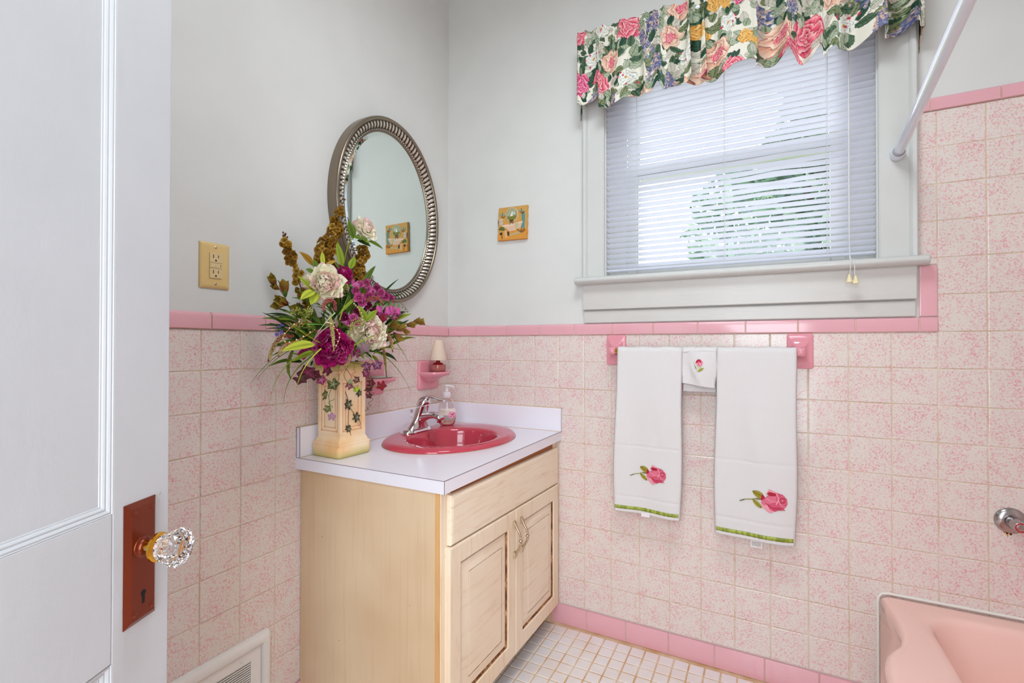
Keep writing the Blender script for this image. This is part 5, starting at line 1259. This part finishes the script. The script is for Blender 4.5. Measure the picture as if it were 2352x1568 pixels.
# olive brown hydrangea sprays
def spray(path_px, w0, w1, n, X0, X1, tips=True, seed=1):
    q = random.Random(seed); P = spline([F3(x, y, X0+(X1-X0)*i/(len(path_px)-1)) for i, (x, y) in enumerate(path_px)], 40); mb = MB()
    mb.tube(P, np.linspace(0.0022, 0.0010, 40), n=6, C=CT3((128, 100, 66)))
    n = int(n*0.78)
    for k in range(n):
        t = (k+q.random())/n*0.86; i = min(39, int(t*39)); wd = (w0+(w1-w0)*t)*sqrt(q.random())
        dirr = unit((q.gauss(0, 1), q.gauss(0, 1), q.gauss(0, 1))); c = P[i]+dirr*wd; c[0] = max(c[0], 0.012); f = unit(dirr*0.7+tocam(c)*0.6)
        f, a, b = frame_of(f); r = q.uniform(0.0092, 0.0125); base_c = OLB*(0.45+0.9*q.random()); cB = OLL if q.random() < 0.3 else base_c*1.05
        rot = q.uniform(0, 6)
        for m_ in range(4):
            th = rot+m_*pi/2; lat = a*cos(th)+b*sin(th); petal(mb, c, lat+f*0.25, f, r, r*0.58, 0.3, -0.2*q.random(), OLD, np.clip(cB, 0, 1), nu=4, nv=4)
        if k % 3 == 0: mb.tube([P[i], c], 0.0006, n=4, C=OLD)
    if tips:
        for k in range(9):
            t = 0.84+0.16*q.random(); i = int(t*39); d = unit(np.array([q.gauss(0, .5), q.gauss(0, .5), 0.9])); e = P[i]+d*q.uniform(0.008, 0.018); e[0] = max(e[0], 0.01)
            mb.tube([P[i], e], 0.0006, n=4, C=CT3((120, 84, 56))); mb.ball(e, (0.0026, 0.0026, 0.0034), 6, 4, C=CT3((126, 86, 62)))
    return mb.build('hydrangea_spray', m_silk, fa, smooth=60, label='olive brown hydrangea spray')
spray([(752, 640), (752, 590), (764, 545), (776, 505), (790, 458)], 0.030, 0.013, 150, .11, .09, seed=3)
spray([(742, 615), (738, 585), (748, 560), (752, 545)], 0.028, 0.024, 70, .115, .105, False, 4)
spray([(712, 705), (694, 668), (675, 610), (662, 570), (651, 538)], 0.017, 0.012, 90, .10, .085, seed=5)
spray([(815, 652), (822, 620), (832, 585), (842, 560)], 0.023, 0.020, 95, .12, .12, False, 6)
# magenta phlox clusters and hanging bells
def florets(name, cs, r, cA, cB, seed, npet=4, label=None):
    q = random.Random(seed); mb = MB()
    for c in cs:
        f = unit(tocam(c)+np.array([q.gauss(0, .35), q.gauss(0, .35), q.gauss(0, .35)])); f, a, b = frame_of(f); rot = q.uniform(0, 6); rr = r*q.uniform(0.85, 1.15)
        for m_ in range(npet):
            th = rot+m_*2*pi/npet; lat = a*cos(th)+b*sin(th); petal(mb, c, lat+f*0.3, f, rr, rr*0.60, 0.5, -0.15+q.uniform(-.3, .3), cA*0.55, cB*q.uniform(.75, 1.05), nu=5, nv=5, tip=0.4, ruf=0.08)
        mb.ball(c+f*0.001, 0.0016, 6, 4, C=CT3((230, 220, 160)))
        stem(mb, [c, c-f*0.012], 0.0007, LM, 4, 4)
    return mb.build(name, m_silk, fa, smooth=179, label=label)
florets('phlox_cluster', [F3(x, y, X) for x, y, X in ((838, 662, .21), (852, 668, .22), (866, 660, .20), (876, 672, .21), (848, 680, .225), (824, 684, .23), (832, 694, .235), (886, 682, .20), (862, 684, .215), (898, 686, .195), (818, 668, .215), (842, 650, .2), (826, 655, .21))], 0.0165, MAG, MAGL, 8)
florets('phlox_cluster', [F3(x, y, X) for x, y, X in ((812, 730, .25), (820, 738, .25), (806, 742, .25))], 0.015, MAG, MAGL, 9)
for k_, (x, y, X) in enumerate(((794, 728, .22), (700, 812, .2), (776, 646, .19), (834, 718, .19), (822, 712, .18), (846, 702, .2), (858, 716, .2))):
    florets('phlox_flower', [F3(x, y, X)], 0.017, MAGD, MAG, 10+k_)
def bell(mb, top, d, L, r, c0, c1, q):
    d = unit(d); f, a, b = frame_of(d)
    mb.tube([top, top+d*L*0.25, top+d*L*0.32], [0.0018, 0.0036, 0.0042], n=8, C=CT3((108, 150, 76)))
    for m_ in range(6):
        th = m_*pi/3+q.uniform(-.1, .1); lat = a*cos(th)+b*sin(th); petal(mb, top+d*L*0.25+lat*r*0.35, d+lat*0.22, lat, L*0.78, r*0.62, -0.35, 0.10, c0, c1, nu=5, nv=6, tip=0.6)
mb = MB(); q = random.Random(2); rail = spline([ROOT, F3(838, 730, .22), F3(858, 702, .24), (F3(895, 690, .245)), F3(918, 694, .24), F3(936, 712, .235)], 30)
mb.tube(rail, np.linspace(0.0016, 0.0007, 30), n=6, C=LM)
for x, y, L in ((866, 703, .030), (876, 702, .032), (888, 704, .034), (898, 700, .036), (908, 703, .034), (916, 706, .032), (870, 708, .030)): bell(mb, F3(x, y-8, .24), (q.gauss(0, .12), q.gauss(0, .12), -1), L*1.2, 0.0105, MAGL, CT3((196, 84, 150)), q)
for x, y in ((925, 706), (931, 710), (936, 716)): mb.ball(F3(x, y, .236), 0.0024, 6, 4, C=LM)
mb.build('bellflower_stem', m_silk, fa, smooth=179)
for x, y, dx, dy in ((806, 656, -12, 8), (786, 740, -16, -4), (842, 662, -20, -4)):
    mb = MB(); q = random.Random(x); c = F3(x, y, .22); e = F3(x+dx*1.0+26, y-dy*0.4, .235); bell(mb, c-unit(e-c)*0.008, e-c, 0.034, 0.0085, MAGL, CT3((206, 120, 170)), q); mb.build('freesia_bud', m_silk, fa, smooth=179)
# olive gladiolus buds left and right
def glad(pts, buds, X, seed):
    q = random.Random(seed); mb = MB(); P = spline([ROOT]+[F3(x, y, X) for x, y in pts], 30); mb.tube(P, np.linspace(0.0017, 0.0009, 30), n=6, C=LM)
    for x, y, ex, ey, L in buds:
        c = F3(x, y, X+q.uniform(0, .012)); e = F3(ex, ey, X+.01); d = unit(e-c); f, a, b = frame_of(d)
        for m_ in range(5):
            th = m_*2*pi/5+q.uniform(-.2, .2); lat = a*cos(th)+b*sin(th); petal(mb, c+lat*L*0.06, d+lat*0.24, lat, 1.3*L*q.uniform(.85, 1.1), L*0.36, -0.3, 0.06, CT3((170, 44, 50)) if m_ % 2 else OLD*1.4, CT3((146, 128, 46)), nu=5, nv=6, tip=0.6)
        for m_ in range(2):
            th = m_*pi+1; lat = a*cos(th)+b*sin(th); petal(mb, c-d*L*0.15+lat*L*0.12, d+lat*0.25, lat, L*0.7, L*0.16, -0.2, 0, LD, LM, nu=4, nv=5)
    return mb.build('gladiolus_stem', m_silk, fa, smooth=179)
glad([(690, 740), (668, 712), (655, 684), (640, 662), (624, 642)], [(632, 656, 622, 636, .026), (640, 664, 626, 655, .020), (656, 678, 653, 656, .034), (656, 696, 642, 700, .030), (662, 698, 640, 690, .034), (706, 718, 670, 700, .040)], .125, 3)
glad([(860, 770), (905, 752), (935, 744), (968, 738)], [(935, 746, 960, 745, .030), (955, 740, 978, 738, .030), (950, 740, 972, 733, .026), (910, 756, 930, 750, .034), (905, 766, 922, 782, .030), (892, 752, 915, 745, .034), (925, 756, 945, 770, .022)], .205, 4)
# catkins
def catkin(pts, r, cA, cB, seed, X):
    q = random.Random(seed); P = spline([F3(x, y, X) for x, y in pts], 60); mb = MB(); mb.tube(P, r*0.45, n=5, C=cA*0.6)
    for i in range(60):
        for m_ in range(7):
            t = i/59; k = sin(pi*min(1, 0.15+0.95*t))**0.5; d = unit((q.gauss(0, 1), q.gauss(0, 1), q.gauss(0, 1))); mb.ball(P[i]+d*r*0.95*k, r*0.36, 5, 3, C=np.clip((cA*(1-t)+cB*t)*q.uniform(.7, 1.25), 0, 1))
    return mb.build('amaranth_tassel', m_silk, fa, smooth=179)
RD, CG = CT3((158, 78, 70)), CT3((204, 190, 120)); PKc = CT3((196, 120, 104))
catkin([(672, 772), (650, 772), (632, 790), (620, 818), (616, 830)], 0.0052, RD, CG, 1, .20)
catkin([(668, 790), (654, 796), (644, 808), (640, 820)], 0.0055, PKc, CG, 2, .20)
catkin([(757, 728), (762, 748), (765, 775), (767, 806)], 0.0050, CG, CG, 3, .27)
catkin([(803, 812), (800, 830), (785, 850), (768, 868)], 0.0048, CG, PKc, 4, .26)
catkin([(770, 712), (768, 695), (752, 690), (742, 706), (748, 714)], 0.0052, RD, PKc, 5, .24)
catkin([(842, 690), (856, 684), (870, 686), (880, 700)], 0.0050, RD, PKc, 6, .25)
catkin([(886, 764), (894, 775), (900, 790), (902, 808)], 0.0056, PKc, CG, 7, .22)
catkin([(868, 788), (880, 800), (884, 825), (888, 866)], 0.0048, PKc, CT3((150, 150, 60)), 8, .20)
catkin([(672, 806), (664, 826), (662, 850), (668, 870)], 0.0042, CT3((140, 130, 60)), CT3((130, 150, 50)), 9, .16)
# grass blades
GB = [((735, 770), (640, 790), (574, 882), .19, LM), ((740, 775), (640, 800), (590, 872), .20, LM), ((735, 800), (630, 820), (620, 928), .19, LG), ((730, 810), (655, 850), (652, 924), .20, LM), ((738, 800), (690, 840), (680, 896), .25, LY), ((700, 762), (672, 752), (660, 742), .2, LG),
      ((862, 808), (905, 820), (944, 898), .24, LM), ((880, 755), (920, 790), (942, 840), .22, LM), ((870, 798), (905, 798), (934, 806), .22, LG), ((800, 800), (870, 760), (910, 758), .27, LG), ((770, 740), (730, 760), (715, 790), .27, CT3((170, 190, 130))), ((770, 718), (745, 740), (722, 775), .28, CT3((176, 196, 140))),
      ((760, 800), (700, 770), (655, 735), .24, LG), ((735, 700), (690, 670), (702, 660), .15, LM), ((780, 735), (790, 700), (800, 680), .25, LG), ((760, 716), (742, 700), (700, 690), .2, LM), ((780, 770), (800, 800), (776, 836), .26, LG), ((800, 812), (830, 770), (862, 742), .26, LM), ((705, 745), (735, 742), (775, 752), .25, CT3((110, 168, 70)))]
for a_, b_, c_, X, col in GB:
    P = bez(F3(*a_, X-0.01), F3(*b_, X), F3(*c_, max(0.03, X-0.015)), 22); P2 = P[1:]-P[:-1]; V = []; C = []
    for i in range(22):
        d = unit(P2[min(i, 20)]); sd = unit(np.cross(d, tocam(P[i]))); w_ = 0.0019*(1-0.85*i/21); V.append([P[i]-sd*w_, P[i]-tocam(P[i])*(-0.0004), P[i]+sd*w_]); C.append([col*(1.0-0.2*i/21)]*3)
    MB().grid(np.array(V), C=np.array(C)).build('grass_blade', m_silk, fa, smooth=179)
# filler foliage behind and between the blooms
q = random.Random(77)
for gi_ in range(12):
    mb = MB()
    for k in range(22):
        x = q.gauss(775, 64); y = q.gauss(762, 40)
        if y > 836 or x < 668 or x > 900: x, y = q.uniform(700, 860), q.uniform(700, 815)
        X = q.uniform(.06, .19); c = F3(x, y, X); ex, ey = x+(x-778)*0.5+q.uniform(-26, 26), y+(y-800)*0.35+q.uniform(-26, 18); e = F3(ex, ey, max(0.03, X+q.uniform(-.02, .03)))
        leaf(mb, c, e, q.uniform(.003, .009), [LD, LM, LG, LD, LM][q.randint(0, 4)]*q.uniform(.7, 1.1), None, q.uniform(.05, .3))
    mb.build('filler_foliage', m_silk, fa, smooth=179)
def fern(c, d, L, col, seed):
    q = random.Random(seed); mb = MB(); d = unit(d); P = [c+d*L*t+np.array([0, 0, 0.02*sin(t*3)]) for t in np.linspace(0, 1, 9)]; mb.tube(P, 0.0008, n=5, C=col*0.8)
    for i in range(1, 9):
        for m_ in range(7):
            dd = unit(d*0.7+np.array([q.gauss(0, .7), q.gauss(0, .7), q.gauss(0, .7)])); e = P[i]+dd*q.uniform(.006, .014)
            mb.tube([P[i], e], [0.0007, 0.0005], n=4, C=col)
            if q.random() < 0.5: mb.ball(e, 0.0016, 5, 3, C=CT3(q.choice([(226, 214, 150), (214, 150, 140), (196, 190, 90)])))
    return mb.build('filler_sprig', m_silk, fa, smooth=179)
YG = CT3((170, 174, 74))
fern(F3(705, 738, .19), F3(662, 718, .19)-F3(705, 738, .19), .045, YG, 1); fern(F3(720, 760, .2), F3(660, 750, .2)-F3(720, 760, .2), .05, YG, 2); fern(F3(800, 790, .27), F3(808, 755, .27)-F3(800, 790, .27), .045, YG, 3)
fern(F3(800, 760, .26), F3(840, 745, .27)-F3(800, 760, .26), .05, YG, 4); fern(F3(785, 690, .22), F3(800, 655, .22)-F3(785, 690, .22), .04, YG, 5); fern(F3(700, 745, .21), F3(715, 715, .21)-F3(700, 745, .21), .03, YG, 6)
mb = MB(); q = random.Random(4)
for c in (F3(640, 752, .18), F3(646, 762, .18), F3(636, 768, .18), F3(648, 745, .18)):
    f, a, b = frame_of(tocam(c))
    for m_ in range(5): th = m_*1.26; petal(mb, c, a*cos(th)+b*sin(th)+f*.2, f, .006, .003, .2, 0, CT3((150, 100, 190)), CT3((120, 110, 190)), nu=4, nv=4)
    stem(mb, [c, F3(665, 765, .17)], .0006, LM, 5, 4)
mb.build('violet_sprig', m_silk, fa, smooth=60)
# vine with tiny white berries
for pts, X in ((((720, 760), (690, 778), (660, 788), (650, 775), (668, 752), (690, 738)), .255), (((812, 770), (830, 745), (832, 725), (822, 708), (812, 698)), .27), (((770, 800), (780, 770), (760, 745), (748, 742)), .285)):
    mb = MB(); P = spline([F3(x, y, X) for x, y in pts], 40); mb.tube(P, 0.0009, n=5, C=CT3((206, 130, 60)))
    for i in range(2, 40, 4): mb.ball(P[i]+np.array([0, 0, 0.0022]), 0.0021, 6, 4, C=CT3((244, 236, 222)))
    mb.build('berry_vine', m_silk, fa, smooth=179)
# ivy trailing over the rim
def ivy_leaf(mb, c, r, face, rot, col, vein):
    f, a, b = frame_of(face); pts = []; n = 40
    for i in range(n):
        t = 2*pi*i/n; rr = r*(0.74+0.34*(1-abs(sin(2.5*t)))**1.1); rr *= 1+0.04*sin(t*20); 
        if abs(t-pi) < 0.22: rr *= 0.45
        pts.append((sin(t)*rr, cos(t)*rr))
    V = [c]; C = [vein]
    for k in (0.55, 1.0):
        for i, (x, y) in enumerate(pts):
            x2, y2 = x*cos(rot)-y*sin(rot), x*sin(rot)+y*cos(rot); V.append(c+(a*x2+b*y2)*k-f*(r*0.16*k*k)); isv = (i % 8 == 0); C.append(vein if isv and k < 1 else col*(1.0 if k < 1 else 0.85))
    F = [(0, 1+i, 1+(i+1) % n) for i in range(n)]+[(1+i, 1+n+i, 1+n+(i+1) % n, 1+(i+1) % n) for i in range(n)]
    mb.add(V, F, 0, np.clip(np.array(C), 0, 1))
GRN = CT3((76, 76, 36)); GRV = CT3((150, 150, 110)); LIL = CT3((176, 116, 156)); WINE = CT3((142, 30, 44))
vines = [
 (.215, [(760, 838), (752, 858), (741, 868)], [(738, 872, .016, BUR, LIL, 0.3), (722, 862, .020, BURD, BUR, 1.2), (705, 855, .026, BURD, BUR, 2.2), (690, 868, .020, BURD, GRN, 0.9)]),
 (.225, [(780, 838), (778, 870), (766, 885), (756, 905), (757, 925), (760, 945)], [(765, 882, .0195, GRN, GRV, 0.4), (748, 907, .0175, GRN*1.3, GRV, 2.0), (752, 938, .0125, GRN*1.5, GRV, 1.0), (762, 957, .0130, LIL, GRV, 3.0), (752, 852, .0150, BURD, BUR, 2.6)]),
 (.230, [(800, 838), (790, 860), (800, 880), (812, 888)], [(819, 872, .0125, BURD*1.4, GRV, 1.1), (802, 886, .0130, BUR, GRV, 2.4), (818, 893, .0115, LG, LY, 0.4), (805, 876, .009, GRV, GRV, 1.8)]),
 (.200, [(838, 838), (850, 860), (852, 890), (848, 905)], [(840, 858, .0150, BUR, LIL, 0.5), (852, 880, .0160, BURD*1.3, BUR, 1.5), (846, 893, .015, BURD, GRN, 2.6), (876, 885, .0185, WINE, CT3((120, 24, 30)), 0.2), (848, 908, .012, BURD*1.2, GRN, 0.5)]),
 (.240, [(820, 812), (845, 820), (862, 836)], [(866, 838, .0185, CT3((104, 58, 84)), PUR, 0.7), (842, 842, .0175, CT3((96, 48, 70)), PUR, 2.0), (835, 800, .024, CT3((150, 132, 128)), LIL, 1.0), (820, 812, .015, BUR, LIL, 2.7), (872, 735, .020, WINE, BUR, 0.2), (905, 728, .016, BUR, LIL, 1.3), (880, 728, .018, BUR, WINE, 2.2)]),
]
for X, st_, lv_ in vines:
    mb = MB(); P = spline([ROOT+np.array([0.02, -0.01, 0.008])]+[F3(x, y, X) for x, y in st_], 30); mb.tube(P, 0.0009, n=5, C=LM); vine = mb.build('ivy_vine', m_silk, fa, smooth=60)
    for x, y, r, col, vn, rot in lv_:
        c = F3(x, y, X+R.uniform(-.004, .01)); mb = MB(); ivy_leaf(mb, c, r*0.92, unit(tocam(c)+np.array([R.gauss(0, .3), R.gauss(0, .3), R.gauss(0, .25)])), rot, col, vn)
        j = np.argmin(np.linalg.norm(P-c, axis=1)); mb.tube([P[j], c-tocam(c)*0.001], 0.0007, n=4, C=LM); mb.build('ivy_leaf', m_silk, vine, smooth=60)
def curlv(pts, X, rad, turns, name='vine_tendril', col=LM):
    P = spline([F3(x, y, X) for x, y in pts], 90); a, b = np.array([RT[0], RT[1], 0]), np.array([FW[0], FW[1], 0]); t = np.linspace(0, 1, 90)[:, None]
    env = np.clip(np.minimum(t*5, (1-t)*6), 0, 1); P = P+env*rad*(np.cos(t*2*pi*turns)*a+np.sin(t*2*pi*turns)*b); MB().tube(P, 0.0008, n=5, C=col).build(name, m_silk, fa, smooth=60)
curlv([(852, 895), (856, 905), (850, 925), (846, 938), (838, 944)], .205, 0.0050, 5, col=CT3((120, 100, 40)))
curlv([(812, 838), (816, 850), (810, 858), (816, 866)], .235, 0.004, 2, col=CT3((150, 120, 60)))
curlv([(768, 915), (758, 925), (762, 938)], .235, 0.004, 1.2)
curlv([(790, 846), (800, 852), (808, 868)], .238, 0.001, 1, col=WINE)
